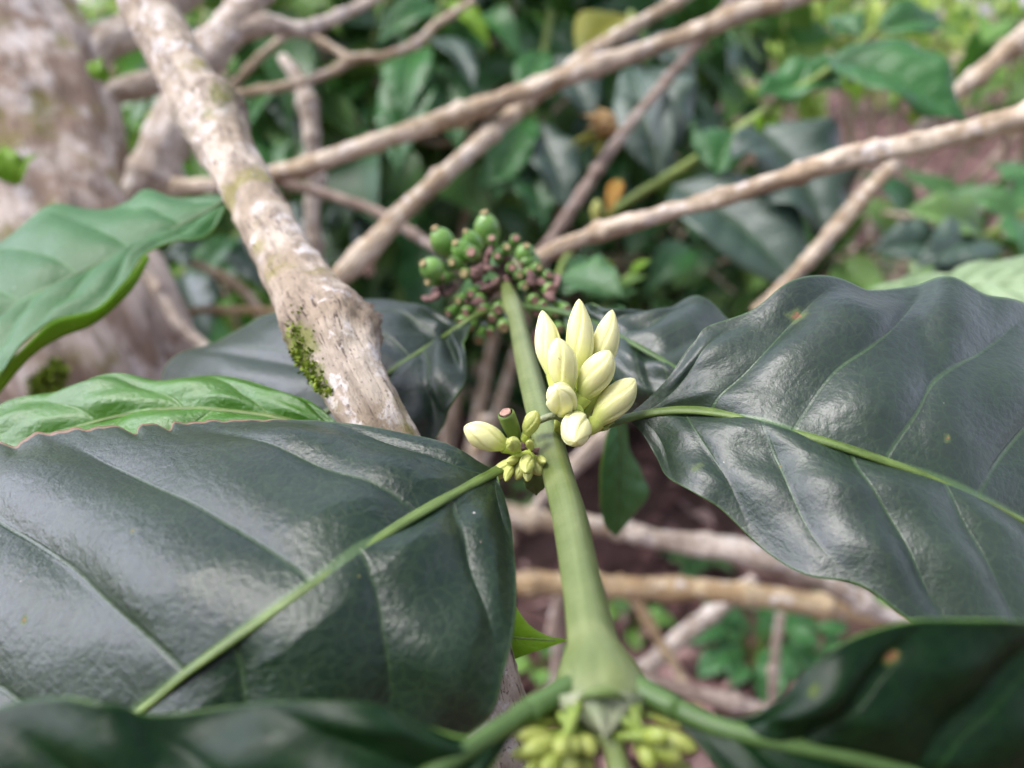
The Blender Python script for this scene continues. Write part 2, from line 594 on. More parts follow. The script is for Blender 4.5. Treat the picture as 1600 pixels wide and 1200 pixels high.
m_shoot_d = leaf_mat('blue_dark_leaf', (0.028, 0.062, 0.040), (0.046, 0.092, 0.058), (0.08, 0.16, 0.08), nv=9, rough=0.42, transl=0.08, spec=0.8, spots=False, scale=0.5)
m_bush = [
    leaf_mat('bush_leaf_dark', (0.034, 0.090, 0.024), (0.072, 0.17, 0.045), (0.10, 0.22, 0.08), nv=7, rough=0.22, transl=0.15, spots=False, scale=0.4, vary=1.0),
    leaf_mat('bush_leaf_mid', (0.06, 0.16, 0.03), (0.13, 0.29, 0.055), (0.14, 0.28, 0.09), nv=7, rough=0.22, transl=0.25, spots=False, scale=0.4, vary=1.0),
    leaf_mat('bush_leaf_light', (0.26, 0.40, 0.07), (0.45, 0.60, 0.16), (0.3, 0.45, 0.16), nv=7, rough=0.30, transl=0.4, spots=False, scale=0.3, vary=0.7),
]
m_rib = soft_mat('leaf_midrib', (0.058, 0.100, 0.018), (0.092, 0.145, 0.030), 0.48, 300, 0.0, 0.4, 0.3, stripes=0.4)
m_rib_d = soft_mat('dark_midrib', (0.04, 0.085, 0.018), (0.06, 0.115, 0.026), 0.45, 300, 0.0, 0.4, 0.3, stripes=0.3)
m_stem = soft_mat('green_stem', (0.098, 0.138, 0.036), (0.150, 0.188, 0.064), 0.42, 120, 0.0, 0.5, 0.35, stripes=0.12, lon=0.02, specks=0.35)


def petal_mat():
    n = N('cream_petal')
    pos = geo(n)
    bc = n.attr('bc').outputs['Vector']
    sep = n.node('ShaderNodeSeparateXYZ')
    n.put(sep.inputs[0], bc)
    col = n.mix(n.step(n.noise(pos, 160, 4), .3, .7), (0.72, 0.71, 0.31), (0.79, 0.78, 0.41))
    tt = n.math('ADD', sep.outputs[2], n.math('MULTIPLY', n.math('SUBTRACT', n.noise(pos, 220, 3), .5), .3))
    col = n.mix(n.step(tt, .02, .55, .75, 0), col, (0.46, 0.55, 0.12))
    col = n.mix(n.step(tt, .90, 1.02, 0, .25), col, (0.62, 0.60, 0.25))
    st = n.noise(n.vmul(bc, (1, 1, .004)), 1500, 3)
    col = n.mix(n.step(st, .5, .7, 0, .22), col, (0.66, 0.70, 0.24))
    col = n.mix(n.math('MULTIPLY', n.attr('seam').outputs['Fac'], .45), col, (0.58, 0.60, 0.20))
    sk = n.math('SUBTRACT', 1.0, n.step(n.noise(pos, 900, 2), .24, .29))
    col = n.mix(n.math('MULTIPLY', sk, .5), col, (.35, .26, .1))
    nb = n.bump(st, .25, .0004)
    return n.finish(n.bsdf(col, .5, .35, nb, .3, (.003, .0027, .0012)))


m_petal = petal_mat()
m_tubeg = soft_mat('bud_tube', (0.42, 0.52, 0.10), (0.50, 0.58, 0.14), 0.45, 200, 0.2, 0.4, 0.2)
m_gtube = soft_mat('green_tube', (0.13, 0.20, 0.03), (0.18, 0.25, 0.04), 0.45, 200, 0.1, 0.4, 0.2)
m_gbud = soft_mat('green_bud', (0.32, 0.37, 0.08), (0.50, 0.54, 0.17), 0.44, 300, 0.1, 0.45, 0.3, specks=0.25)
m_ybud = soft_mat('yellow_green_bud', (0.19, 0.25, 0.035), (0.31, 0.35, 0.085), 0.45, 260, 0.1, 0.45, 0.2)
m_fruit = soft_mat('green_fruit', (0.10, 0.22, 0.04), (0.17, 0.33, 0.075), 0.26, 150, 0.1, 0.5, 0.1)
m_fruit2 = soft_mat('olive_fruit', (0.085, 0.14, 0.025), (0.13, 0.19, 0.04), 0.4, 200, 0.05, 0.4, 0.4, specks=.3)
m_scar = soft_mat('pink_scar', (0.24, 0.135, 0.10), (0.42, 0.27, 0.20), 0.7, 500, 0.0, 0.3, 0.5, specks=0.5)
m_scar_y = soft_mat('yellow_scar', (0.28, 0.23, 0.10), (0.42, 0.36, 0.18), 0.7, 500, 0.0, 0.3, 0.5, specks=0.4)
m_husk = soft_mat('purple_husk', (0.13, 0.075, 0.07), (0.27, 0.17, 0.14), 0.8, 300, 0.0, 0.3, 0.8)
m_stip = soft_mat('membrane', (0.15, 0.19, 0.095), (0.26, 0.28, 0.17), 0.55, 300, 0.0, 0.35, 0.8)
m_branch = bark_mat('branch_bark', (0.31, 0.255, 0.18), (0.50, 0.44, 0.345), lich=1.0, moss=0.3, crack=1.0, bump=1.4)
m_trunk = bark_mat('trunk_bark', (0.30, 0.225, 0.165), (0.60, 0.53, 0.45), lich=1.1, scale=0.55, moss=0.55, crack=1.0, bump=1.5)
m_twig = bark_mat('twig_bark', (0.36, 0.28, 0.18), (0.62, 0.54, 0.41), lich=0.8, scale=1.0)
m_twig_r = bark_mat('red_twig_bark', (0.29, 0.22, 0.17), (0.48, 0.40, 0.32), lich=0.8, scale=0.6)
m_twig_y = bark_mat('ochre_twig_bark', (0.38, 0.27, 0.14), (0.56, 0.45, 0.27), lich=0.8, scale=0.6)
m_twig_w = bark_mat('lichen_twig_bark', (0.36, 0.30, 0.23), (0.60, 0.54, 0.45), lich=1.4, scale=0.7)
m_gtwig = soft_mat('green_twig', (0.14, 0.22, 0.04), (0.22, 0.30, 0.07), 0.5, 60)


def moss_mat():
    n = N('moss')
    pos = geo(n)
    col = n.mix(n.step(n.noise(pos, 500, 3), 0.3, 0.7), (0.09, 0.15, 0.015), (0.26, 0.34, 0.04))
    return n.finish(n.bsdf(col, 0.8, 0.2))


m_moss = moss_mat()


def ground_mat():
    n = N('soil')
    pos = geo(n)
    a = n.noise(pos, 14, 6, 0.7)
    b_ = n.noise(pos, 3, 4, 0.6)
    col = n.mix(n.step(a, 0.35, 0.65), (0.07, 0.038, 0.033), (0.16, 0.095, 0.082))
    col = n.mix(n.step(b_, 0.45, 0.7, 0, 0.5), col, (0.10, 0.075, 0.055))
    nb = n.bump(a, 0.8, 0.02)
    return n.finish(n.bsdf(col, 0.95, 0.2, nb))


def litter_mat():
    n = N('leaf_litter')
    at = n.attr('lf')
    sep = n.node('ShaderNodeSeparateXYZ')
    n.put(sep.inputs[0], at.outputs['Vector'])
    rid = sep.outputs[2]
    cr = n.node('ShaderNodeValToRGB')
    e = cr.color_ramp.elements
    e[0].position, e[0].color = 0.0, (0.06, 0.028, 0.024, 1)
    e[1].position, e[1].color = 1.0, (0.52, 0.37, 0.31, 1)
    for p, c in ((0.3, (0.13, 0.065, 0.054, 1)), (0.6, (0.20, 0.105, 0.092, 1)), (0.85, (0.31, 0.19, 0.165, 1))):
        x = e.new(p); x.color = c
    n.put(cr.inputs[0], rid)
    col = n.mix(n.step(n.noise(geo(n), 60, 4), 0.4, 0.7, 0, 0.5), cr.outputs[0], (0.10, 0.06, 0.05))
    return n.finish(n.bsdf(col, 0.7, 0.3))


m_soil, m_litter = ground_mat(), litter_mat()


# ------------------------------------------------------------------ leaves
def leaf_relief(u, v, nv):
    "height of the blade between its sunken lateral veins, 0..1"
    av = np.abs(v)
    s = (u - LEAF_K * av ** LEAF_P) * nv + 0.37 * (v > 0)
    fr = s - np.floor(s)
    q = 1 - (2 * np.abs(fr - 0.5)) ** 2.2
    return q * np.clip(av * 6, 0, 1) * (1 - smooth(0.72, 1.0, av) * 0.8)


def blade(name, parent, mid, left, right, mats, nv=6.5, amp=0.0012, camber=0.08, nu=120, nvv=81, wave=0.0006, seed=0, spots=(), torn=None, thick=0.00035, notch=None):
    """a leaf blade lofted between its midrib and its two edges (3-D control points).
    mats = (upper, underside)"""
    m = spline(mid, nu)
    e = {-1: spline(left, nu), 1: spline(right, nu)}
    vv = np.linspace(-1, 1, nvv)
    u = np.linspace(0, 1, nu)
    U, V = np.meshgrid(u, vv, indexing='ij')
    g = np.random.default_rng(seed)
    A = np.abs(V)[..., None]
    E = np.where((V < 0)[..., None], e[-1][:, None, :], e[1][:, None, :])
    Pn = m[:, None, :] * (1 - A) + E * A
    if notch is not None:
        Pn = notch(U, V, Pn)

    def normals(X):
        du = np.gradient(X, axis=0)
        dv = np.gradient(X, axis=1)
        return nrm(np.cross(du, dv))
    n0 = normals(Pn)
    sign = 1.0 if n0[..., 2].mean() > 0 else -1.0
    n0 = n0 * sign
    # smooth the normals across the midrib a little
    w = np.linalg.norm(E - m[:, None, :], axis=2)
    h = camber * w * np.sin(np.pi * np.abs(V) ** 0.8) * smooth(0.02, 0.22, U)
    taper = smooth(0.01, 0.14, U) * (1 - smooth(0.92, 1, U))
    h = h + amp * leaf_relief(U, V, nv) * taper
    for k in range(4):
        h = h + wave * np.sin(U * g.uniform(15, 34) + V * g.uniform(-3, 3) + g.uniform(0, 6)) * np.abs(V) ** 3 * taper
    for k in range(6):
        h = h + wave * 0.45 * np.sin(U * g.uniform(10, 45) + g.uniform(0, 6)) * np.sin(V * g.uniform(4, 14) + g.uniform(0, 6)) * taper
    X = Pn + n0 * h[..., None]
    mb = M()
    f = grid_faces(nu, nvv)
    if sign < 0:
        f = f[:, ::-1]
    lf = np.stack([U, V, np.full_like(U, 0.5)], -1).reshape(-1, 3)
    pts = X.reshape(-1, 3)
    sp = np.zeros(len(pts))
    for (c, r, k) in spots:
        # spot at pixel c: nearest vertex to the ray
        d = pts - CAMP
        dep = d @ FWD
        px = 800 + F * (d @ RGT) / dep
        py = 600 - F * (d @ UPV) / dep
        dist = np.hypot(px - c[0], py - c[1])
        i = int(np.argmin(dist))
        dd = np.linalg.norm(pts - pts[i], axis=1)
        sp = np.maximum(sp, k * np.clip(1 - dd / r, 0, 1))
    tn = np.zeros(len(pts)) if torn is None else torn(U, V).reshape(-1)
    mb.add(pts, f, 0, lf=lf, spot=sp, torn=tn)
    o = mb.build(name, list(mats), parent)
    sm = o.modifiers.new('thickness', 'SOLIDIFY')
    sm.thickness = thick
    sm.offset = -1
    sm.material_offset = 1
    sm.material_offset_rim = 1
    return o, m


def midrib(parent, pts, r0, r1, mat, name='midrib', flat=0.55, lift=0.0):
    mb = M()
    k = len(pts)
    rr = [r0 + (r1 - r0) * (i / (k - 1)) ** 0.7 for i in range(k)]
    pts = np.asarray(pts) + np.array([0, 0, lift])
    tube(mb, pts, rr, 12, n=90, flat=flat)
    return mb.build(name, mat, parent)


# template used for leaves further off
def leaf_shape(t, tip=0.14):
    w = np.sin(np.pi * np.clip(t / (1 - tip * 0.6), 0, 1) ** 0.82) ** 0.85
    w = np.where(t > 1 - tip * 0.6, 0, w)
    drip = 0.10 * np.clip((1 - t) / 0.3, 0, 1) ** 1.0
    return np.maximum(w, np.minimum(drip, 1)) * np.clip(t * 12, 0, 1)


def free_leaf(base, tip, width, up, droop=0.15, fold=0.12, nu=40, nw=17, seed=0, wave=0.05, bend=0.0, curl=0.0):
    "grid of a free-standing coffee leaf from base to tip: points, lf attribute and faces"
    g = np.random.default_rng(seed)
    base, tip = np.asarray(base, float), np.asarray(tip, float)
    ax = tip - base
    L = np.linalg.norm(ax)
    ax = ax / L
    up = np.asarray(up, float)
    nn = nrm(up - ax * (up @ ax))
    sd = np.cross(ax, nn)
    t = np.linspace(0, 1, nu)
    mid = base + np.outer(t * L, ax) + np.outer(np.sin(np.pi * t) * droop * L, nn) + np.outer(np.sin(np.pi * t) * bend * L, sd)
    w = leaf_shape(t) * width / 2
    v = np.linspace(-1, 1, nw)
    T_, V_ = np.meshgrid(t, v, indexing='ij')
    W_ = w[:, None] * np.ones_like(V_)
    hh = W_ * np.abs(V_) * fold * 2 + W_ * np.sin(np.pi * np.abs(V_)) * 0.12 - curl * W_ * np.abs(V_) ** 3
    hh = hh + 0.02 * width * leaf_relief(T_, V_, 7)
    for k in range(3):
        hh = hh + wave * width * np.sin(T_ * g.uniform(9, 26) + g.uniform(0, 6) + (V_ > 0) * 2.0) * np.abs(V_) ** 2.5 * np.sin(np.pi * T_)
    X = mid[:, None, :] + (W_ * V_)[..., None] * sd + hh[..., None] * nn
    f = grid_faces(nu, nw)
    a = X[nu // 2, nw // 2 + 1] - X[nu // 2, nw // 2]
    lf = np.stack([T_, V_, np.full_like(T_, g.uniform(0.2, 0.9))], -1).reshape(-1, 3)
    return X.reshape(-1, 3), lf, f, mid


def add_leaf(parent, b, t, width, mat, under=None, up=None, name='leaf', rib=m_rib, ribr=0.0012, **kw):
    "one separate leaf with its midrib as a sub-part"
    if up is None:
        up = nrm(-FWD * 0.55 + np.array([0, 0, 1.0]))
    X, lf, f, mid = free_leaf(b, t, width, up, **kw)
    mb = M()
    mb.add(X, f, 0, lf=lf)
    o = mb.build(name, [mat, under or mat], parent)
    s = o.modifiers.new('thickness', 'SOLIDIFY')
    s.thickness = 0.0004
    s.offset = 0
    if rib is not None:
        rb = M()
        tube(rb, mid[::4], [ribr * (1 - 0.8 * i / len(mid[::4])) for i in range(len(mid[::4]))], 8, n=40)
        rb.build('midrib', rib, o)
    return o


# ------------------------------------------------------------------ flowering branch (the main subject)
br = empty('flowering_branch', Q(950, 1150), 'green flowering coffee branch in sharp focus with pale cream buds and big dark leaves', 'branch')

# stem: centre line and widths in photo pixels, level with the lens axis height HN
sp_ = [(985, 1290, 36, 1.0), (970, 1215, 36, 1.0), (958, 1160, 40, 1.0), (945, 1112, 120, .66), (942, 1076, 144, .62), (936, 1042, 118, .70), (931, 1020, 93, .8), (926, 1000, 79, .88), (917, 950, 68, .93),
       (907, 900, 61, .97), (898, 850, 57, 1), (888, 800, 54, 1), (874, 750, 49, 1), (862, 705, 46, 1), (855, 682, 49, 1), (844, 650, 42, 1),
       (831, 600, 38, 1), (819, 550, 33, 1), (808, 500, 27, 1), (801, 478, 31, 1), (793, 452, 20, 1), (785, 425, 16, 1)]
pts, rad, fl = [], [], []
for (x, y, wd, q) in sp_:
    p = Q(x, y, 0)
    d = (p - CAMP) @ FWD
    pts.append(p); rad.append(wd / 2 * d / F); fl.append(q)
mb = M()
tube(mb, pts, rad, 28, n=220, flat=fl, rfun=lambda th, s: 1 + 0.055 * np.cos(4 * th + 0.8) + 0.012 * np.cos(9 * th))
mb.build('stem', m_stem, br)
NODE = Q(855, 690)            # middle node
NODE0 = Q(940, 1080)          # near node
NODE3 = Q(797, 470)           # far node

# big left leaf -------------------------------------------------------------
mid1 = [Q(772, 738, 1), Q(700, 776, 3), Q(600, 836, 4), Q(500, 905, 3), Q(400, 975, 0), Q(300, 1045, -5), Q(220, 1110, -12), Q(60, 1225, -24), Q(-130, 1360, -38), Q(-260, 1450, -48)]
up1 = [Q(770, 733, 1), Q(750, 722, 3), Q(722, 704, 5), Q(690, 690, 6), Q(650, 681, 6), Q(560, 668, 6), Q(450, 660, 5), Q(320, 659, 3), Q(160, 668, 0), Q(20, 684, -3), Q(-120, 730, -8), Q(-260, 880, -18), Q(-320, 1150, -35), Q(-270, 1440, -48)]
lo1 = [Q(775, 745, 1), Q(788, 775, -1), Q(799, 820, -3), Q(803, 870, -4), Q(802, 930, -6), Q(794, 1000, -8), Q(783, 1060, -10), Q(772, 1110, -12), Q(735, 1150, -15), Q(650, 1200, -18), Q(480, 1290, -26), Q(250, 1380, -36), Q(-20, 1450, -44), Q(-250, 1460, -48)]


def notch1(U, V, X):
    "torn bites in the far edge of the big left leaf"
    g = np.random.default_rng(3)
    a = np.zeros_like(U)
    for (c, wd, dp) in ((0.335, 0.010, 0.055), (0.372, 0.012, 0.07), (0.50, 0.018, 0.05)):
        a = np.maximum(a, dp * np.clip(1 - np.abs(U - c) / wd, 0, 1))
    a = a + 0.006 * (np.sin(U * 170) + np.sin(U * 301 + 1)) * smooth(0.15, 0.25, U)
    k = np.where(V < 0, a * smooth(0.80, 1.0, np.abs(V)), 0)
    m = X[:, [X.shape[1] // 2], :]
    return X + (m - X) * k[..., None]


torn1 = lambda U, V: np.where(V < 0, smooth(0.970, 0.992, np.abs(V)) * smooth(0.16, 0.24, U) * (1 - smooth(0.62, 0.7, U)), 0)
L1, m1 = blade('leaf', br, mid1, up1, lo1, (m_leaf, m_under), nv=6.5, amp=0.0019, camber=0.04, nu=260, nvv=161, wave=0.0006, seed=2,
               spots=[((42, 970), 0.0016, 1.0), ((210, 830), 0.0011, 0.9), ((560, 900), 0.0006, 1.1)], torn=torn1, notch=notch1)
L1['label'] = 'big dark glossy leaf with a brown torn upper edge'
midrib(L1, [Q(846, 700, -2), Q(815, 716, -1.5), Q(790, 729, 0)] + [p for p in m1[::12]], 0.0014, 0.0005, m_rib, lift=0.0)

# big right leaf -------------------------------------------------------------
mid3 = [Q(985, 652, 3), Q(1060, 640, 6), Q(1150, 650, 8), Q(1250, 678, 8), Q(1350, 709, 7), Q(1450, 745, 4), Q(1530, 780, 1), Q(1600, 815, -3), Q(1750, 895, -12), Q(1930, 1000, -26), Q(2060, 1080, -36)]
up3 = [Q(985, 646, 3), Q(1018, 618, 7), Q(1050, 582, 12), Q(1082, 535, 17), Q(1110, 505, 20), Q(1180, 486, 21), Q(1240, 452, 24), Q(1310, 431, 26), Q(1370, 441, 25), Q(1430, 442, 23), Q(1480, 436, 24), Q(1530, 470, 20), Q(1600, 480, 18), Q(1750, 520, 10), Q(1900, 640, -2), Q(2020, 850, -20), Q(2065, 1070, -36)]
lo3 = [Q(985, 658, 2), Q(1005, 680, 1), Q(1025, 715, -1), Q(1045, 748, -2), Q(1090, 778, -2), Q(1132, 802, -3), Q(1200, 862, -5), Q(1262, 897, -5), Q(1340, 915, -5), Q(1410, 968, -8), Q(1500, 1020, -11), Q(1640, 1100, -18), Q(1800, 1130, -26), Q(1960, 1120, -33), Q(2055, 1088, -36)]
L3, m3 = blade('leaf', br, mid3, up3, lo3, (m_leaf_r, m_under), nv=9.0, amp=0.0013, camber=0.05, nu=240, nvv=151, wave=0.0006, seed=5,
               spots=[((1247, 492), 0.0035, 1.0), ((1090, 731), 0.003, 0.68), ((1483, 683), 0.0014, 1.0), ((1219, 728), 0.0006, 1.2)])
L3['label'] = 'big dull dark leaf with a yellow spot and a pale curved midrib'
midrib(L3, [Q(872, 690, 1), Q(910, 676, 1.5), Q(950, 662, 2.5)] + [p for p in m3[::11]], 0.0015, 0.0004, m_rib, lift=0.0)

# near left leaf along the bottom edge ---------------------------------------
mid7 = [Q(832, 1110, 1.2), Q(785, 1138, 1.8), Q(735, 1172, 2), Q(680, 1207, 2), Q(560, 1280, 0), Q(320, 1370, -6), Q(40, 1450, -14), Q(-250, 1520, -24)]
up7 = [Q(830, 1102, 1.8), Q(800, 1121, 2.4), Q(770, 1140, 2.8), Q(740, 1152, 3.2), Q(715, 1152, 4), Q(690, 1144, 5), Q(640, 1121, 7), Q(580, 1097, 9), Q(500, 1092, 9), Q(400, 1100, 8), Q(290, 1114, 6), Q(220, 1114, 6), Q(160, 1096, 8), Q(100, 1089, 8), Q(0, 1106, 6), Q(-120, 1180, 0), Q(-230, 1350, -12), Q(-255, 1515, -24)]
lo7 = [Q(833, 1116, 1), Q(800, 1150, .6), Q(765, 1195, .4), Q(730, 1250, -1), Q(650, 1380, -4), Q(450, 1500, -10), Q(150, 1600, -18), Q(-245, 1530, -24)]
L7, m7 = blade('leaf', br, mid7, up7, lo7, (m_leaf_f, m_under), nv=6.5, amp=0.0016, camber=0.05, nu=140, nvv=91, wave=0.0004, seed=8)
L7['label'] = 'nearest dark green leaf along the bottom edge, wavy rim'
midrib(L7, [Q(930, 1058, 0), Q(895, 1074, .5), Q(860, 1094, 1), Q(815, 1118, 1.5)] + [p for p in m7[::10]], 0.0018, 0.0007, m_rib_d, lift=0.0003, flat=.85)

# near right leaf --------------------------------------------------------------
mid6 = [Q(1048, 1106, 1.2), Q(1110, 1135, 1.6), Q(1180, 1154, 2), Q(1250, 1167, 2), Q(1390, 1200, 0), Q(1560, 1245, -4), Q(1780, 1300, -12), Q(2060, 1350, -24)]
up6 = [Q(1050, 1099, 1.8), Q(1090, 1113, 2.4), Q(1135, 1120, 3), Q(1175, 1116, 4), Q(1205, 1102, 5.5), Q(1240, 1072, 9), Q(1285, 1035, 12), Q(1330, 1002, 14), Q(1400, 976, 15), Q(1480, 966, 15), Q(1600, 968, 13), Q(1760, 1010, 6), Q(1920, 1150, -8), Q(2065, 1345, -24)]
lo6 = [Q(1046, 1114, 1), Q(1075, 1145, .8), Q(1115, 1190, .4), Q(1175, 1245, -1), Q(1260, 1300, -4), Q(1400, 1340, -10), Q(1600, 1420, -16), Q(1850, 1420, -22), Q(2055, 1358, -24)]
L6, m6 = blade('leaf', br, mid6, up6, lo6, (m_leaf_f, m_under), nv=7.0, amp=0.0015, camber=0.04, nu=150, nvv=91, wave=0.0004, seed=11,
               spots=[((1268, 1078), 0.0017, .85), ((1392, 1026), 0.0014, 1.2), ((1398, 1022), 0.0010, 1.2)])
L6['label'] = 'near dark leaf in the lower right corner with a brown spot'
midrib(L6, [Q(950, 1056, 0), Q(985, 1072, .5), Q(1022, 1092, 1), Q(1065, 1114, 1.5)] + [p for p in m6[::10]], 0.0018, 0.0007, m_rib_d, lift=0.0003, flat=.85)

# far left leaf behind the bare branch -------------------------------------------
mid4 = [Q(735, 500, -6), Q(700, 524, -9), Q(650, 556, -9), Q(600, 590, -11), Q(540, 628, -16), Q(470, 668, -22), Q(400, 705, -30), Q(320, 735, -38)]
up4 = [Q(732, 496, -6), Q(715, 505, -9), Q(690, 492, -7), Q(640, 474, -6), Q(560, 468, -6), Q(500, 474, -7), Q(440, 483, -8), Q(405, 492, -9), Q(380, 512, -12), Q(340, 534, -16), Q(290, 552, -21), Q(255, 582, -26), Q(250, 640, -32), Q(315, 733, -38)]
lo4 = [Q(738, 505, -6), Q(726, 525, -6), Q(730, 560, -8), Q(722, 610, -11), Q(702, 650, -18), Q(668, 692, -22), Q(600, 725, -27), Q(500, 760, -33), Q(400, 770, -37), Q(324, 740, -38)]
L4, m4 = blade('leaf', br, mid4, up4, lo4, (m_leaf_b, m_under), nv=6.5, amp=0.0022, camber=0.05, nu=120, nvv=71, wave=0.0008, seed=14, spots=[((700, 583), 0.0014, 0.5)])
L4['label'] = 'dark leaf passing behind the bare branch with a bright green midrib'
midrib(L4, [Q(797, 478, -4), Q(762, 488, -6)] + [p for p in m4[::8]], 0.0015, 0.0005, m_rib, lift=0.0004)

# far right leaf behind the buds ---------------------------------------------------
mid5 = [Q(880, 490, 0), Q(930, 508, 1), Q(1000, 545, 1), Q(1070, 585, -2), Q(1160, 630, -8), Q(1250, 665, -15)]
up5 = [Q(880, 487, 0), Q(915, 478, 3), Q(960, 490, 4), Q(1020, 478, 6), Q(1080, 472, 6), Q(1130, 490, 4), Q(1190, 530, -2), Q(1255, 660, -15)]
lo5 = [Q(880, 494, 0), Q(890, 520, 0), Q(920, 560, -2), Q(960, 600, -5), Q(1010, 632, -8), Q(1090, 662, -12), Q(1180, 680, -15), Q(1250, 670, -15)]
L5, m5 = blade('leaf', br, mid5, up5, lo5, (m_leaf_r, m_under), nv=6, amp=0.0012, camber=0.05, nu=100, nvv=61, wave=0.0008, seed=17)
L5['label'] = 'greyish leaf half hidden behind the tall buds'
midrib(L5, [Q(802, 478, -4), Q(840, 484, -3)] + [p for p in m5[::8]], 0.0017, 0.0005, m_rib_d, lift=0.0004)


SEAM = [None]

# buds -------------------------------------------------------------------------
def lathe_pts(base, tip, prof, seg=24, up=(0, 0, 1), twist=0.0, lobes=0, depth=0.0, squash=1.0, bend=0.0):
    "profile = [(t, r)], smooth surface of revolution with optional spiral petal seams"
    base, tip = np.asarray(base, float), np.asarray(tip, float)
    ax = nrm(tip - base)
    L = np.linalg.norm(tip - base)
    a = np.asarray(up, float)
    if abs(a @ ax) > 0.9:
        a = np.array([1.0, 0.2, 0])
    n1 = nrm(a - ax * (a @ ax))
    n2 = np.cross(n1, ax)
    pr = np.asarray(prof, float)
    n = 28
    q = spline(np.column_stack([pr, np.zeros(len(pr))]), n)
    t, r = q[:, 0], np.maximum(q[:, 1], 0.00003)
    th = np.linspace(0, 2 * np.pi, seg, endpoint=False)
    rr = r[:, None] * np.ones(seg)
    if lobes:
        ph = (th[None, :] * lobes + twist * t[:, None] * lobes) / (2 * np.pi)
        fr = ph - np.floor(ph)
        seam = np.exp(-((fr - 0.02) / 0.07) ** 2) + np.exp(-((fr - 1.02) / 0.07) ** 2)
        rr = rr * (1 + (depth * (fr - 0.5) * 0.8 - depth * seam * 0.6) * smooth(0.02, 0.3, t)[:, None])
    c = base + np.outer(t * L, ax) + np.outer(np.sin(np.pi * t) * bend * L, n2)
    v = c[:, None, :] + rr[..., None] * (np.cos(th)[None, :, None] * n1 + np.sin(th)[None, :, None] * n2 * squash)
    bc = np.stack([np.cos(th) * rr, np.sin(th) * rr, t[:, None] * np.ones(seg)], -1)
    SEAM[0] = (seam * smooth(.1, .4, t)[:, None] if lobes else np.zeros_like(rr)).reshape(-1)
    return v.reshape(-1, 3), grid_faces(n, seg, True), bc.reshape(-1, 3)


BUD = [(0, .52), (.06, .62), (.2, .82), (.38, 1.0), (.55, .98), (.72, .80), (.86, .50), (.95, .27), (1, .03)]
BUD2 = [(0, .42), (.08, .55), (.25, .84), (.45, 1.0), (.62, .99), (.77, .83), (.88, .58), (.96, .30), (1, .03)]


def bud(parent, root, base, tip, wpx, mat=m_petal, tmat=m_tubeg, prof=BUD, label=None, name='flower_bud', bend=0.0, lobes=5, depth=0.15, squash=1.0, twist=1.2):
    "root = where the tube leaves the node, base = bottom of the petals, tip = point; each (px, py, depth)"
    B, T, Rt = P(*base), P(*tip), P(*root)
    r = .95 * wpx / 2 * (base[2] + tip[2]) / 2 / F
    mb = M()
    v, f, bc = lathe_pts(B, T, [(t, q * r) for t, q in prof], 60, lobes=lobes, depth=depth, twist=twist, bend=bend, squash=squash)
    mb.add(v, f, bc=bc, seam=SEAM[0])
    o = mb.build(name, mat, parent)
    if label: o['label'] = label
    tb = M()
    ax = nrm(T - B)
    midp = B - ax * np.linalg.norm(B - Rt) * 0.45
    tube(tb, [Rt, midp, B + ax * r * 0.15], [r * 0.34, r * 0.46, r * 0.62], 14, n=18)
    tb.build('floral_tube', tmat, o)
    return o


dn = 0.150
# right-hand cluster
bud(br, (892, 668, dn), (906, 590, dn + .001), (905, 467, dn - .001), 46, label='tallest middle cream bud standing upright')
bud(br, (884, 668, dn), (866, 588, dn - .001), (847, 485, dn), 43, label='tall cream bud leaning left')
bud(br, (898, 668, dn + .002), (934, 585, dn + .003), (957, 484, dn + .002), 44, label='tall cream bud leaning right')
bud(br, (886, 670, dn - .002), (888, 614, dn - .004), (870, 528, dn - .008), 47, prof=BUD2, label='cream bud in front of the tall left one')
bud(br, (900, 672, dn - .001), (910, 622, dn - .003), (953, 548, dn - .005), 52, prof=BUD2, label='fat cream bud leaning right in front of the tall right one')
bud(br, (886, 672, dn - .002), (885, 642, dn - .004), (870, 608, dn - .014), 50, prof=BUD2, label='short cream bud pointing at the viewer, left of the cluster')
bud(br, (912, 672, dn - .002), (930, 662, dn - .003), (992, 592, dn - .002), 50, prof=BUD2, label='cream bud lying over to the right above the leaf stalk')
bud(br, (892, 676, dn - .003), (900, 650, dn - .006), (899, 690, dn - .016), 50, prof=BUD2, label='lowest cream bud bending down over the stem')
# left-hand cluster
dl = dn - .005
bud(br, (812, 712, dl - .002), (791, 697, dl - .003), (725, 667, dl - .006), 44, prof=BUD2, label='cream bud pointing left')
bud(br, (832, 690, dl - .002), (822, 680, dl - .003), (838, 642, dl - .005), 27, m_gbud, prof=BUD2, name='green_bud', label='small green bud leaning against the stem')
bud(br, (812, 708, dl - .003), (806, 700, dl - .005), (799, 689, dl - .011), 24, m_gbud, prof=BUD2, name='green_bud', label='tiny round green bud')
for (x0, y0, x1, y1, dd, wd) in ((806, 718, 767, 748, .006, 24), (822, 716, 806, 750, .006, 20), (824, 712, 822, 738, .011, 25), (832, 716, 846, 742, .006, 24), (826, 722, 824, 752, .008, 17), (812, 716, 792, 722, .007, 15), (830, 700, 826, 690, .010, 14), (838, 715, 852, 722, .008, 14), (800, 722, 790, 752, .009, 15)):
    bud(br, (824, 706, dl - .003), (x0, y0, dl - .004), (x1, y1, dl - dd), wd, m_gbud, prof=BUD2, name='green_bud')


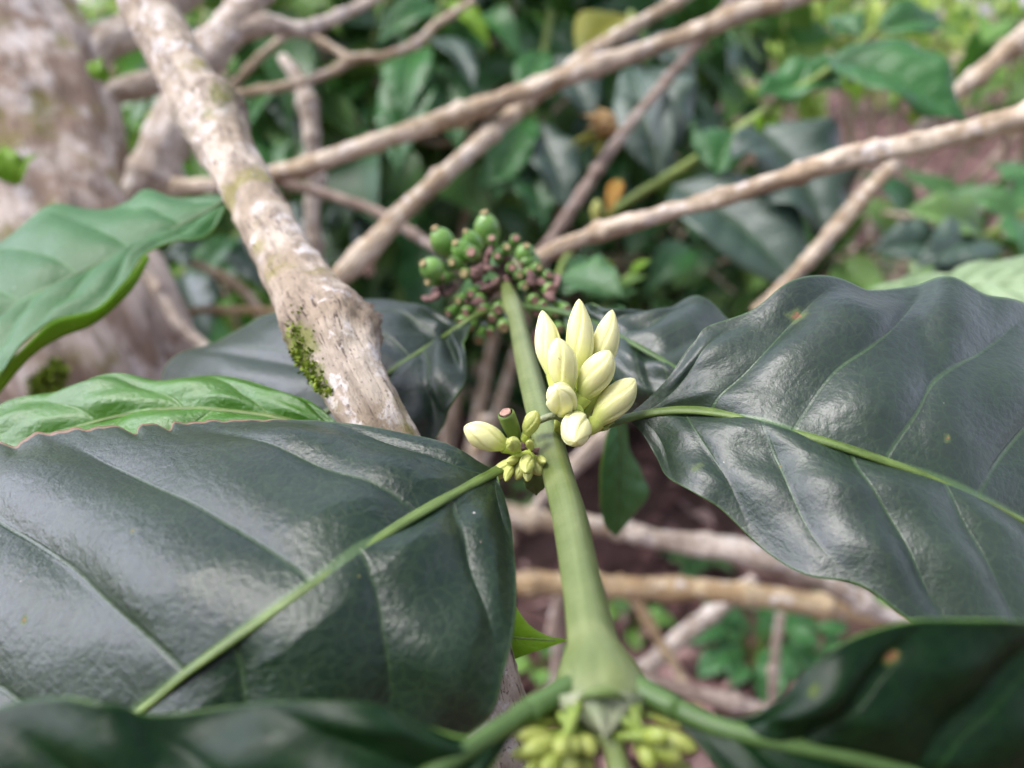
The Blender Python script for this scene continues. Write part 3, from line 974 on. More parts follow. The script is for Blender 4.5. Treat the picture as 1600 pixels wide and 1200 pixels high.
def fruit(parent, base, tip, wpx, scar=True, mat=m_fruit, smat=m_scar, shape='fruitlet', name='fruitlet', label=None):
    B, T = P(*base), P(*tip)
    r = wpx / 2 * (base[2] + tip[2]) / 2 / F
    prof = {'fruitlet': [(0, .45), (.15, .7), (.4, .92), (.7, 1.0), (.9, 1.02), (.97, .98), (1, .8)],
            'berry': [(0, .15), (.06, .5), (.2, .85), (.45, 1.0), (.7, .93), (.88, .65), (.97, .35), (1, .25)]}[shape]
    mb = M()
    v, f, bc = lathe_pts(B, T, [(t, q * r) for t, q in prof], 24)
    mb.add(v, f, bc=bc)
    o = mb.build(name, mat, parent)
    if label: o['label'] = label
    ax = nrm(T - B)
    k = (.46 + .3 * ((int(base[0] * 7 + base[1] * 3) % 10) / 10)) if shape == 'fruitlet' else .30
    s = M()
    v, f, bc = lathe_pts(T - ax * r * .06, T + ax * r * .22, [(0, k * r), (.4, k * r * 1.08), (.9, k * r * .98), (.93, k * r * .8), (.75, k * r * .6), (.7, k * r * .3), (.8, .02 * r)], 20, lobes=5, depth=.10)
    s.add(v, f, bc=bc)
    s.build('scar', smat, o)
    return o


fruit(br, (808, 690, dl - .001), (790, 645, dl - .005), 27, mat=m_fruit2, label='green fruitlet with a round pink scar on top')

# bracts and a pointed stipule at the middle node
mb = M()
X, lf, f, mid = free_leaf(P(835, 735, dn - .003), P(838, 772, dn - .001), .0042, (0, -1, .3), droop=.05, nu=14, nw=7)
mb.add(X, f, lf=lf)
o = mb.build('stipule', m_rib, br); o.modifiers.new('thickness', 'SOLIDIFY').thickness = .0003
mb = M()
tube(mb, [P(826, 668, dn - .003), P(845, 656, dn - .0055), P(868, 650, dn - .0055), P(886, 662, dn - .004)], [.0009, .0011, .0011, .0008], 8, n=20, flat=.6)
o = mb.build('node_ridge', m_stip, br)
mb = M()
for i, (x, y, x2, y2) in enumerate(((800, 706, 834, 700), (812, 716, 846, 706), (815, 700, 800, 716), (830, 720, 850, 700))):
    X, lf, f, mid = free_leaf(P(x, y, dn - .004), P(x2, y2, dn - .005), .0022, (0, -.5, 1), droop=.15, nu=12, nw=5, seed=i)
    mb.add(X, f, 0, lf=lf)
o = mb.build('bract', m_husk, br); o.modifiers.new('thickness', 'SOLIDIFY').thickness = .0003
mb = M()
for i, (x, y, x2, y2) in enumerate(((905, 690, 925, 650), (925, 668, 945, 645), (935, 668, 960, 660), (880, 680, 868, 640))):
    X, lf, f, mid = free_leaf(P(x, y, dn - .001), P(x2, y2, dn - .002), .0032, (0, -.6, 1), droop=.1, nu=12, nw=7, seed=i)
    mb.add(X, f, 0, lf=lf)
o = mb.build('bract', m_ybud, br); o.modifiers.new('thickness', 'SOLIDIFY').thickness = .0003

# near node: membrane stipule and two heads of small yellow-green buds
d0 = (NODE0 - CAMP) @ FWD
tt, ss = np.meshgrid(np.linspace(0, 1, 20), np.linspace(-1, 1, 21), indexing='ij')
hw = 74 * (1 - tt ** 2.2) + 3
px = 941 + ss * hw + 6 * tt
py = 1080 + 70 * tt + 8 * np.abs(ss) ** 2 * (1 - tt)
dd = d0 - 0.0065 + 0.0045 * np.abs(ss) ** 2 - .003 * tt + .0004 * np.sin(ss * 9)
X = CAMP + dd[..., None] * (FWD + ((px - 800) / F)[..., None] * RGT + ((600 - py) / F)[..., None] * UPV)
mb = M().add(X.reshape(-1, 3), grid_faces(20, 21))
o = mb.build('stipule', m_stip, br); o.modifiers.new('thickness', 'SOLIDIFY').thickness = .0004
mb = M()
tube(mb, [P(905, 1092, d0 - .006), P(925, 1083, d0 - .0075), P(955, 1083, d0 - .0075), P(980, 1092, d0 - .006)], [.0002, .0007, .0007, .0002], 8, n=20, flat=.7)
mb.build('node_ridge', m_rib, br)
for (x0, y0, x1, y1, wd, dz) in ((870, 1128, 808, 1126, 21, 0), (880, 1122, 835, 1117, 18, .002), (885, 1128, 934, 1132, 20, 0), (865, 1148, 803, 1150, 22, -.002), (872, 1158, 815, 1176, 26, -.004),
                                 (885, 1150, 872, 1182, 24, -.006), (895, 1150, 898, 1178, 22, -.005), (905, 1150, 930, 1178, 25, -.004), (860, 1172, 798, 1180, 20, -.001), (880, 1180, 845, 1206, 24, -.005),
                                 (895, 1180, 890, 1212, 24, -.005), (905, 1175, 925, 1205, 24, -.003), (865, 1190, 818, 1212, 25, -.002)):
    bud(br, (x0 + (890 - x0) * .3, y0 - 4, d0), (x0, y0, d0 - .003 + dz), (x1, y1, d0 - .005 + dz), wd * 1.25, m_ybud, m_gtube, BUD2, name='green_bud', depth=.06)
for (x0, y0, x1, y1, wd, dz) in ((1020, 1120, 1078, 1134, 18, 0), (1015, 1116, 1050, 1120, 18, .002), (1018, 1145, 1090, 1172, 27, -.003), (1012, 1152, 1064, 1190, 28, -.005), (1005, 1150, 1046, 1150, 24, -.006),
                                 (1005, 1160, 1020, 1205, 26, -.005), (1020, 1180, 1082, 1206, 24, -.001), (998, 1140, 1000, 1182, 22, -.003)):
    bud(br, (x0 + (1000 - x0) * .3, y0 - 4, d0), (x0, y0, d0 - .003 + dz), (x1, y1, d0 - .005 + dz), wd * 1.2, m_ybud, m_gtube, BUD2, name='green_bud', depth=.06)

# far node: green berries, fruitlets with pink ends, dried purple flowers
df = 0.236
for (x, y, tx, ty, wd, dd) in ((765, 385, 757, 334, 40, .02), (706, 400, 680, 358, 38, .012), (735, 405, 712, 380, 34, .006), (690, 430, 662, 412, 38, .0), (750, 395, 728, 362, 28, .01), (820, 410, 822, 385, 32, .012), (840, 405, 815, 412, 26, .012)):
    fruit(br, (x, y, df + dd), (tx, ty, df + dd - .006), wd, shape='berry', name='berry', smat=m_scar_y)
FR = [(736, 394, 20, 0), (706, 410, 18, 1), (725, 427, 16, 1), (792, 386, 16, 1), (800, 418, 17, 0), (812, 430, 15, 1), (777, 400, 14, 0), (735, 460, 16, 0), (748, 470, 18, 0), (753, 487, 22, 0),
      (779, 484, 19, 0), (787, 512, 19, 1), (727, 489, 17, 0), (720, 505, 19, 0), (748, 532, 18, 1), (861, 453, 20, 0), (836, 470, 18, 0), (838, 488, 20, 0), (868, 492, 17, 1), (886, 484, 16, 0), (875, 515, 16, 1),
      (850, 478, 15, 0), (768, 372, 14, 0), (828, 425, 14, 1), (690, 432, 15, 1), (842, 418, 16, 1), (765, 520, 14, 0),
      (668, 440, 15, 1), (806, 372, 15, 0), (858, 430, 15, 0), (716, 470, 15, 1), (700, 490, 14, 0), (795, 458, 14, 0), (820, 448, 15, 1), (735, 512, 15, 1), (768, 498, 15, 0)]
for i, (x, y, wd, k) in enumerate(FR):
    cx, cy = (735, 470) if x < 800 else (825, 480)
    if y < 440:
        cx, cy = 765, 440
    vx, vy = (x - 785) * .25, (y - 465) * .28
    fruit(br, (x - vx, y - vy - 8, df + .004), (x, y, df - .004), wd * 1.1, smat=m_scar_y if k else m_scar)
def withered(x, y, ln, i):
    g = np.random.default_rng(40 + i)
    a = np.array([x, y], float)
    ang = g.uniform(0, 6.3)
    pts = []
    for k in range(5):
        pts.append(P(a[0], a[1], df + g.uniform(-.005, .005)))
        ang += g.uniform(-1.3, 1.3)
        a = a + ln / 4 * np.array([math.cos(ang), math.sin(ang)])
    mb = M()
    tube(mb, pts, g.uniform(.0006, .0022, 5), 12, n=40, flat=.6, fbm=(.0013, 420), seed=i)
    mb.build('dried_flower', m_husk, br)


for i in range(9):
    g = np.random.default_rng(400 + i)
    withered(g.uniform(735, 805), g.uniform(428, 475), g.uniform(25, 60), i)
for i, (x, y) in enumerate(((850, 500), (840, 515), (860, 470), (690, 448), (680, 460), (845, 440))):
    withered(x, y, 40, 30 + i)

# ------------------------------------------------------------------ bare diagonal branch
mb = M()
bp = [(130, -200, .33, 78), (225, 0, .30, 80), (275, 90, .285, 82), (308, 150, .272, 90), (330, 180, .268, 96), (350, 225, .258, 84), (390, 300, .238, 82), (430, 375, .218, 86), (466, 440, .201, 98),
      (492, 485, .190, 114), (516, 525, .182, 118), (536, 568, .175, 108), (580, 650, .168, 105), (640, 770, .166, 108), (720, 950, .164, 112), (765, 1100, .162, 116), (810, 1230, .160, 120), (900, 1500, .15, 120)]
bpts = [P(x, y, d) for x, y, d, wd in bp]
brad = [wd / 2 * d / F for x, y, d, wd in bp]
path, rr_ = tube(mb, bpts, brad, 56, n=460, rough=.03, seed=4, fbm=(.0007, 260))
bb = mb.build('bare_branch', m_branch)
tag(bb, 'thick pale bare branch running diagonally past the leaves, lichen and moss on its bark', 'branch')
# knots: swollen leaf-scar rings, written as an attribute and a little displacement
me = bb.data
cv = np.zeros(len(me.vertices) * 3)
me.vertices.foreach_get('co', cv)
cv = cv.reshape(-1, 3)
kn = np.zeros(len(cv))
for (x, y, d, rad_, hgt, side) in ((352, 165, .266, .010, .0022, 1), (562, 500, .182, .009, .0030, 1), (470, 545, .183, .009, .0014, -1), (300, 175, .268, .008, .0018, -1), (318, 240, .256, .006, .001, -1)):
    c = P(x, y, d)
    di = np.linalg.norm(cv - c, axis=1)
    wgt = np.exp(-(di / rad_) ** 2)
    ctr = path[np.argmin(np.linalg.norm(path - c, axis=1))]
    outd = nrm(cv - ctr)
    g = np.random.default_rng(int(x))
    lump = 1 + .35 * np.sin(cv[:, 0] * 1900 + g.uniform(0, 6)) * np.sin(cv[:, 2] * 1500 + 1) + .25 * np.sin(cv[:, 1] * 2600) * np.sin(cv[:, 2] * 3100)
    cv += outd * (wgt * hgt * lump)[:, None]
    kn = np.maximum(kn, wgt)
me.vertices.foreach_set('co', cv.ravel())
at = me.attributes.new('knot', 'FLOAT', 'POINT')
at.data.foreach_set('value', kn)
me.update()


def moss_patch(parent, spots, n, size, seed, name='moss', mat=m_moss):
    "tufts of tiny leaflets standing on a surface; spots = [(px, py, depth, radius px)]"
    g = np.random.default_rng(seed)
    mb = M()
    for (x, y, d, r) in spots:
        for i in range(n):
            a, q = g.uniform(0, 6.3), math.sqrt(g.uniform(0, 1)) * r
            b = P(x + q * math.cos(a) * .6, y + q * math.sin(a), d)
            up = nrm(np.array([g.normal(0, .6), -1 + g.normal(0, .5), .5 + g.normal(0, .6)]))
            sd = nrm(np.cross(up, g.normal(0, 1, 3)))
            L = size * g.uniform(.5, 1.2)
            v = [b - sd * L * .25, b + sd * L * .25, b + up * L * .6 + sd * L * .3, b + up * L, b + up * L * .6 - sd * L * .3]
            mb.add(v, [[0, 1, 2, 3]], 0)
    return mb.build(name, mat, parent, flat=True)


d_ = cv - CAMP
dep_ = d_ @ FWD
pxy = np.stack([800 + F * d_[:, 0] / dep_, 600 - F * (d_ @ UPV) / dep_], 1)
ctr_ = np.array([path[np.argmin(np.linalg.norm(path - c_, axis=1))] for c_ in cv])
out_ = nrm(cv - ctr_)
facing = np.sum(out_ * nrm(CAMP - cv), 1) > -.1


ms_ = np.zeros(len(cv))
for (x, y, r_, k_) in ((470, 535, 34, 1), (490, 585, 26, .9), (508, 608, 18, .8), (345, 150, 30, .75), (322, 175, 22, .6), (560, 480, 26, .45), (440, 380, 26, .4), (500, 455, 20, .4)):
    ms_ = np.maximum(ms_, k_ * np.exp(-(np.hypot(pxy[:, 0] - x, pxy[:, 1] - y) / r_) ** 2) * facing)
at = me.attributes.new('mossy', 'FLOAT', 'POINT')
at.data.foreach_set('value', ms_)


def moss_on(parent, spots, n, size, seed):
    "tiny leaflets growing out of the bark round the given places"
    g = np.random.default_rng(seed)
    mb = M()
    for (x, y, r, n) in spots:
        ok = np.where(facing & (np.hypot((pxy[:, 0] - x) * 1.5, pxy[:, 1] - y) < r))[0]
        if not len(ok):
            continue
        for i in g.choice(ok, n):
            b = cv[i] + g.normal(0, .0004, 3)
            up = nrm(out_[i] + g.normal(0, .55, 3))
            sd = nrm(np.cross(up, g.normal(0, 1, 3)))
            L = size * g.uniform(.4, 1.2)
            mb.add([b - sd * L * .22, b + sd * L * .22, b + up * L * .6 + sd * L * .3, b + up * L, b + up * L * .6 - sd * L * .3], [[0, 1, 2, 3]])
            mb.add([b - sd * L * .22, b + up * L, b + up * L * .6 - sd * L * .3], [[0, 1, 2]])
    return mb.build('moss', m_moss, parent, flat=True)


MS = [(464, 515, 14, 60), (468, 545, 17, 190), (478, 566, 17, 200), (490, 583, 15, 130), (502, 598, 12, 90), (514, 612, 9, 60), (482, 540, 34, 50), (497, 580, 34, 40), (460, 500, 22, 30), (340, 148, 26, 30)]
moss_on(bb, MS, None, .0010, 5)

# ------------------------------------------------------------------ other near leaves
def lone(name, label, loc):
    return empty(name, loc, label, 'leaf')


# bright young leaf behind the torn edge
o2 = lone('coffee_leaf', 'bright green glossy young leaf showing above the brown torn edge of the big dark leaf', P(530, 660, .17))
mid2 = [P(560, 690, .168), P(420, 650, .172), P(250, 640, .176), P(80, 680, .178), P(-120, 760, .178)]
up2 = [P(558, 685, .168), P(520, 655, .171), P(475, 622, .175), P(420, 606, .178), P(362, 592, .182), P(300, 586, .184), P(235, 594, .185), P(160, 590, .187), P(90, 605, .189), P(0, 642, .190), P(-80, 690, .186), P(-120, 755, .178)]
lo2 = [P(556, 700, .167), P(500, 730, .164), P(400, 745, .164), P(250, 760, .165), P(100, 770, .167), P(-40, 780, .17), P(-118, 765, .177)]
b2, m2 = blade('blade', o2, mid2, up2, lo2, (m_young, m_under), nv=5, amp=.0016, camber=.10, nu=140, nvv=71, wave=.0004, seed=21)
midrib(o2, [p for p in m2[::12]], .0012, .0004, m_rib)

# top-left leaf
o9 = lone('coffee_leaf', 'mid green wavy leaf hanging in from the left edge, in front of the trunk', P(0, 480, .25))
mid9 = [P(358, 309, .262), P(300, 345, .258), P(240, 372, .254), P(150, 415, .248), P(50, 465, .242), P(-80, 540, .236), P(-220, 640, .23)]
up9 = [P(358, 307, .262), P(320, 305, .268), P(270, 308, .272), P(232, 303, .276), P(200, 318, .274), P(140, 322, .274), P(85, 325, .274), P(40, 350, .27), P(0, 374, .268), P(-100, 430, .26), P(-200, 540, .245), P(-222, 636, .23)]
lo9 = [P(357, 312, .262), P(340, 345, .256), P(310, 376, .25), P(262, 382, .247), P(218, 398, .243), P(196, 440, .238), P(150, 482, .233), P(88, 498, .23), P(45, 535, .226), P(0, 585, .222), P(-80, 650, .22), P(-160, 680, .222), P(-218, 645, .23)]
b9, m9 = blade('blade', o9, mid9, up9, lo9, (m_green, m_lime), nv=7, amp=.0013, camber=.06, nu=150, nvv=91, wave=.0004, seed=24, thick=.0006)
midrib(o9, [p for p in m9[::12]], .0009, .0004, m_rib_d, lift=.0003)
# its turned-under rim, seen from below
rim = M()
X = []
c1 = spline([P(225, 398, .2418), P(196, 442, .2372), P(150, 484, .232), P(88, 500, .229), P(45, 537, .225), P(-20, 600, .221)], 50)
c2 = spline([P(235, 402, .2425), P(205, 455, .239), P(150, 505, .2345), P(95, 528, .2315), P(45, 562, .2275), P(-20, 640, .222)], 50)
for k in range(5):
    X.append(c1 * (1 - k / 4) + c2 * (k / 4))
X = np.stack(X, 1)
lf = np.stack([np.linspace(0, 1, 50)[:, None] * np.ones(5), np.full((50, 5), .5), np.full((50, 5), .5)], -1).reshape(-1, 3)
rim.add(X.reshape(-1, 3), grid_faces(50, 5), lf=lf)
r_ = rim.build('curled_rim', m_lime, o9); r_.modifiers.new('thickness', 'SOLIDIFY').thickness = .0004

# lime tip beside the stem
o8 = lone('coffee_leaf', 'lime green leaf tip pointing right at the stem from under the big dark leaf', P(720, 1000, .17))
mid8 = [P(560, 960, .185), P(700, 985, .178), P(800, 995, .172), P(850, 1000, .169), P(886, 1000, .167)]
up8 = [P(560, 940, .185), P(680, 890, .178), P(760, 905, .175), P(800, 942, .173), P(825, 975, .171), P(855, 993, .169), P(886, 999, .167)]
lo8 = [P(560, 980, .185), P(660, 1060, .178), P(740, 1058, .175), P(790, 1036, .172), P(825, 1022, .170), P(862, 1010, .168), P(886, 1001, .167)]
b8, m8 = blade('blade', o8, mid8, up8, lo8, (m_lime, m_lime), nv=6, amp=0, wave=0, camber=.03, nu=60, nvv=41, seed=31)
midrib(o8, [p for p in m8[::8]], .0007, .0002, m_rib)

# pale leaf behind the top of the right leaf
o10 = lone('coffee_leaf', 'pale green leaf underside behind the wavy top of the big right leaf', P(1500, 440, .32))
mid10 = [P(1360, 455, .34), P(1450, 450, .33), P(1560, 445, .32), P(1700, 440, .31)]
up10 = [P(1360, 450, .34), P(1420, 432, .34), P(1490, 428, .34), P(1520, 410, .34), P(1600, 405, .335), P(1650, 405, .33), P(1700, 436, .31)]
lo10 = [P(1360, 460, .34), P(1440, 500, .32), P(1540, 510, .31), P(1640, 490, .305), P(1700, 444, .31)]
b10, m10 = blade('blade', o10, mid10, up10, lo10, (m_pale, m_pale), nv=9, amp=.002, camber=.05, nu=70, nvv=41, seed=33)
midrib(o10, [p for p in m10[::8]], .0009, .0004, m_rib)

# drooping leaf below the right leaf stalk
o11 = lone('coffee_leaf', 'dark drooping leaf with a yellow rim hanging straight down under the right leaf stalk', P(965, 660, .19))
mid11 = [P(966, 655, 0.257), P(968, 720, 0.259), P(966, 780, 0.263), P(962, 838, 0.270)]
up11 = [P(955, 655, 0.257), P(944, 700, 0.254), P(938, 760, 0.257), P(943, 815, 0.265), P(961, 838, 0.270)]
lo11 = [P(978, 655, 0.259), P(984, 700, 0.270), P(1004, 742, 0.277), P(1014, 772, 0.277), P(982, 815, 0.274), P(963, 838, 0.270)]
b11, m11 = blade('blade', o11, mid11, up11, lo11, (m_green, m_lime), nv=6, amp=.0004, wave=.0001, camber=.05, nu=60, nvv=41, seed=36, thick=.0005)
midrib(o11, [p for p in m11[::8]], .0008, .0003, m_rib_d)

# ------------------------------------------------------------------ trunk at the left
tr = empty('coffee_tree', (P(-40, 400, .55)[0], P(-40, 400, .55)[1], 0), 'thick pale mottled coffee trunk leaning along the left edge', 'tree')
tp = [(-160, -500, .62, 116), (-60, -120, .60, 122), (-36, 0, .585, 128), (-12, 100, .57, 132), (28, 200, .56, 138), (50, 300, .55, 142), (70, 400, .54, 150), (95, 480, .535, 160), (130, 570, .53, 166)]
tpts = [P(x, y, d) for x, y, d, r in tp]
trad = [r * d / F for x, y, d, r in tp]
last = tpts[-1]
tpts += [last + np.array([.03, .01, -.25]), np.array([last[0] + .07, last[1] + .03, .0]) + np.array([0, 0, -.05])]
trad += [trad[-1] * 1.05, trad[-1] * 1.5]
mb = M()
tube(mb, tpts, trad, 64, n=260, rough=.05, seed=9, fbm=(.006, 38))
mb.build('trunk', m_trunk, tr)
LIMBS = [
    [(205, 330, .55, 26), (238, 275, .55, 34), (262, 215, .55, 34), (295, 135, .56, 30), (330, 80, .57, 28), (370, 30, .58, 27), (420, -40, .60, 26)],
    [(120, 200, .56, 26), (160, 150, .57, 22), (240, 130, .59, 18), (330, 105, .62, 15)],
    [(90, 130, .58, 30), (150, 75, .60, 28), (215, 40, .62, 26), (300, -20, .65, 24)],
    [(300, 110, .57, 20), (350, 60, .575, 20), (410, 40, .58, 15), (470, 48, .59, 11), (520, 30, .60, 9), (600, -10, .62, 8)],
]
for L_ in LIMBS:
    mb = M()
    tube(mb, [P(x, y, d) for x, y, d, r in L_], [r * d / F for x, y, d, r in L_], 24, n=120, rough=.05, seed=len(L_), nodes=.12, fbm=(.0025, 80))
    mb.build('limb', m_twig_w, tr)
moss_patch(tr, [(90, 590, .40, 30), (65, 610, .40, 26)], 150, .006, 8)
for i, (x, y, x2, y2, wd) in enumerate(((25, 290, 5, 225, 50), (30, 290, 60, 240, 30), (150, 125, 162, 90, 30), (168, 130, 140, 100, 24))):
    add_leaf(tr, P(x, y, .43), P(x2, y2, .43), wd * .43 / F, m_lime, name='leaf', rib=None, seed=i, nu=16, nw=9)

# ------------------------------------------------------------------ bare twigs crossing the background
TWIGS = [
    # label, material, control points (px, py, depth, width px)
    ('long pale twig rising from trunk to top right', m_twig,
     [(180, 300, .55, 26), (290, 292, .545, 26), (350, 288, .54, 25), (420, 274, .535, 27), (480, 260, .53, 30), (560, 232, .53, 28), (640, 205, .53, 28), (715, 180, .53, 34), (800, 150, .53, 27), (905, 112, .53, 32), (1000, 80, .53, 26), (1100, 45, .53, 28), (1150, 22, .53, 33), (1250, -5, .54, 26), (1400, -60, .55, 26)]),
    ('pale twig crossing behind the long one, from bare branch to top edge', m_twig,
     [(440, 520, .46, 30), (525, 438, .47, 32), (580, 385, .48, 34), (640, 320, .5, 30), (720, 250, .52, 26), (800, 180, .55, 27), (850, 140, .57, 22), (920, 85, .6, 26), (975, 50, .61, 20), (1060, 0, .63, 20), (1150, -60, .65, 20)]),
    ('smooth tan twig from the berries to the right edge', m_twig,
     [(780, 430, .36, 20), (845, 400, .36, 24), (900, 376, .36, 24), (965, 354, .36, 30), (1050, 330, .355, 25), (1150, 302, .35, 28), (1240, 275, .345, 30), (1325, 246, .34, 38), (1420, 228, .335, 34), (1500, 208, .33, 35), (1600, 183, .325, 40), (1720, 150, .32, 40)]),
    ('thin grey brown twig standing up behind the berries towards the dry yellow flower', m_twig_r,
     [(840, 400, .6, 17), (870, 360, .6, 17), (910, 300, .61, 19), (955, 235, .62, 18), (1000, 175, .63, 16), (1050, 115, .64, 17), (1120, 30, .66, 16), (1160, -20, .67, 16)]),
    ('straight tan twig passing behind the smooth one above the leaf litter', m_twig,
     [(1180, 490, .54, 20), (1262, 408, .55, 22), (1310, 352, .555, 26), (1355, 300, .56, 24), (1402, 250, .57, 24), (1480, 160, .58, 24), (1540, 108, .59, 28), (1620, 35, .6, 28), (1700, -40, .61, 28)]),
    ('upright lichen spotted twig behind the bare branch', m_twig_w,
     [(500, 470, .68, 26), (492, 400, .68, 28), (487, 330, .68, 24), (492, 280, .68, 26), (488, 220, .68, 25), (482, 165, .68, 30), (465, 120, .68, 24), (440, 90, .69, 16)]),
    ('thin curved twig forking near the top between limb and leaves', m_twig,
     [(345, 150, .64, 12), (400, 142, .64, 14), (460, 132, .64, 14), (520, 110, .64, 14), (550, 92, .64, 16), (600, 88, .64, 14), (650, 68, .64, 14), (680, 40, .64, 12), (740, 0, .65, 12)]),
    ('thin arching twig dipping from the upper left limb', m_twig,
     [(420, 40, .66, 12), (470, 48, .66, 14), (510, 70, .66, 12), (548, 90, .655, 12)]),
    ('slanting thin twig rising left of the upright one', m_twig,
     [(350, 150, .7, 12), (385, 110, .7, 12), (425, 72, .7, 12), (460, 48, .7, 13), (540, 18, .71, 12), (600, -10, .72, 12)]),
    ('thin reddish twig slanting down to the berries', m_twig_r,
     [(400, 270, .6, 14), (450, 288, .6, 15), (520, 306, .6, 15), (580, 328, .6, 17), (640, 362, .6, 16), (700, 400, .6, 15)]),
    ('grey twig slanting down behind the dark leaf, right of the trunk', m_twig_w,
     [(200, 380, .5, 18), (240, 440, .5, 18), (280, 505, .5, 20), (325, 550, .5, 20), (380, 620, .5, 20)]),
    ('level thin twig low beside the trunk', m_twig_y,
     [(230, 500, .6, 12), (290, 488, .6, 12), (350, 484, .6, 13), (420, 486, .6, 13), (470, 490, .6, 12)]),
    ('short twig bending down left of the bare branch', m_twig,
     [(300, 410, .62, 13), (345, 430, .62, 16), (385, 460, .62, 16), (405, 490, .62, 16), (430, 540, .62, 15)]),
]
for (lab, mt, ctrl) in TWIGS:
    mb = M()
    tube(mb, [P(x, y, d) for x, y, d, wd in ctrl], [wd / 2 * d / F for x, y, d, wd in ctrl], 16, n=200, rough=.06, seed=len(lab), nodes=.06, fbm=(.0009, 170))
    tag(mb.build('bare_twig', mt), lab, 'twig', 'bare twigs in the background')

LOW = [
    ('white lichen covered stick low between the stem and the right leaf', m_twig_w,
     [(960, 815, .62, 26), (1000, 835, .62, 30), (1080, 850, .62, 34), (1140, 858, .62, 40), (1190, 875, .62, 42), (1250, 892, .63, 34), (1330, 930, .64, 30), (1420, 985, .66, 26)]),
    ('ochre stick lying level behind the green stem', m_twig_y,
     [(720, 925, .7, 34), (800, 912, .7, 36), (880, 912, .7, 36), (980, 918, .7, 36), (1080, 922, .7, 34), (1180, 930, .71, 34), (1270, 945, .72, 36), (1340, 955, .73, 34), (1420, 975, .74, 30)]),
    ('orange brown stick low beside the near node', m_twig_r,
     [(960, 1048, .75, 22), (1010, 1062, .75, 24), (1080, 1082, .75, 24), (1150, 1098, .75, 26), (1230, 1120, .75, 26), (1320, 1150, .75, 26)]),
    ('pale stick slanting up to the right in the leaf litter', m_twig_w,
     [(960, 1090, .92, 26), (1010, 1045, .92, 28), (1070, 990, .92, 28), (1130, 945, .92, 26), (1180, 905, .92, 22)]),
    ('thin stick slanting down to the right in the leaf litter', m_twig_y,
     [(965, 900, .88, 14), (1000, 950, .88, 18), (1030, 1000, .88, 16), (1065, 1060, .88, 15), (1095, 1110, .88, 15)]),
    ('thin upright stalk among the ground seedlings', m_twig_r,
     [(1212, 1120, .95, 15), (1208, 1070, .94, 16), (1212, 1010, .93, 15), (1220, 960, .92, 14)]),
    ('pale stick behind the node just below the buds', m_twig_w,
     [(840, 790, .5, 20), (890, 735, .5, 28), (930, 695, .5, 30), (960, 665, .5, 26)]),
    ('grey level stick left of the green stem', m_twig,
     [(740, 790, .8, 28), (800, 805, .8, 34), (870, 815, .8, 30), (940, 822, .8, 28), (1000, 835, .8, 24)]),
    ('pinkish stalk standing behind the lime leaf tip', m_twig_r,
     [(878, 920, .85, 22), (868, 980, .86, 22), (875, 1040, .87, 26), (870, 1090, .88, 26)]),
    ('tan stick leaning below the left bud cluster', m_twig,
     [(760, 650, .65, 18), (745, 720, .66, 20), (770, 790, .67, 18), (800, 850, .68, 18)]),
]
for (lab, mt, ctrl) in LOW:
    mb = M()
    tube(mb, [P(x, y, d) for x, y, d, wd in ctrl], [wd / 2 * d / F for x, y, d, wd in ctrl], 16, n=140, rough=.08, seed=len(lab), nodes=.08, fbm=(.0012, 150))
    tag(mb.build('dry_stick', mt), lab, 'stick', 'dry sticks low behind the branch')

# ------------------------------------------------------------------ leafy shoots in the background
def shoot(label, stem, mat_stem, leaves, name='leafy_shoot', buds=()):
    "stem = [(px, py, depth, width px)]; leaves = (bx, by, bd, tx, ty, td, width px, material, droop, roll)"
    x, y, d, _ = stem[0]
    o = empty(name, P(x, y, d), label, 'shoot', 'leafy shoots in the background')
    mb = M()
    tube(mb, [P(a, b, c) for a, b, c, e in stem], [e / 2 * c / F for a, b, c, e in stem], 12, n=60, rough=.04, seed=3)
    mb.build('stem', mat_stem, o)
    for i, (bx, by, bd, tx, ty, td, wd, mt, dr, roll) in enumerate(leaves):
        up = nrm(-FWD * 1.0 + UPV * .55 + RGT * roll)
        add_leaf(o, P(bx, by, bd), P(tx, ty, td), wd * (bd + td) / 2 / F, mt, up=up, droop=dr, seed=i * 7 + int(bx), fold=.14, rib=m_rib_d if mt is not m_yellow else m_rib)
    for (b0, b1, wd) in buds:
        bud(o, b0, b0, b1, wd, m_gbud, prof=BUD2)
    return o


D = .62
shoot('green shoot with glossy leaves slanting up behind the smooth twig', [(930, 350, .66, 14), (985, 312, .65, 14), (1040, 278, .64, 15), (1100, 240, .63, 14), (1160, 200, .62, 18), (1230, 150, .61, 13), (1300, 105, .60, 12), (1370, 45, .6, 10)], m_gtwig, [
    (1150, 205, .62, 1118, 285, .6, 110, m_shoot, .1, -.4),
    (1175, 195, .62, 1300, 400, .57, 200, m_shoot_d, .10, .15),
    (1050, 290, .62, 1275, 490, .56, 180, m_shoot_d, .10, .1),
    (1035, 275, .64, 985, 98, .7, 90, m_shoot_d, .1, -.5),
    (1288, 90, .58, 1528, 208, .545, 138, m_shoot, .08, .0),
    (1305, 95, .62, 1335, 185, .6, 42, m_lime, .1, .5),
    (1200, 175, .62, 1185, 235, .61, 40, m_lime, .1, .2),
    (1250, 140, .61, 1350, 110, .63, 70, m_shoot, .1, .0),
    (1340, 60, .6, 1290, 30, .62, 60, m_shoot, .1, .0),
    (1300, 100, .61, 1170, 150, .60, 80, m_shoot, -.1, -.2),
    (1370, 50, .6, 1480, 40, .62, 70, m_shoot, .1, .3),
    (1030, 285, .64, 1000, 200, .66, 60, m_shoot_d, .1, .3),
], buds=[((932, 345, .655), (934, 312, .65), 20)])
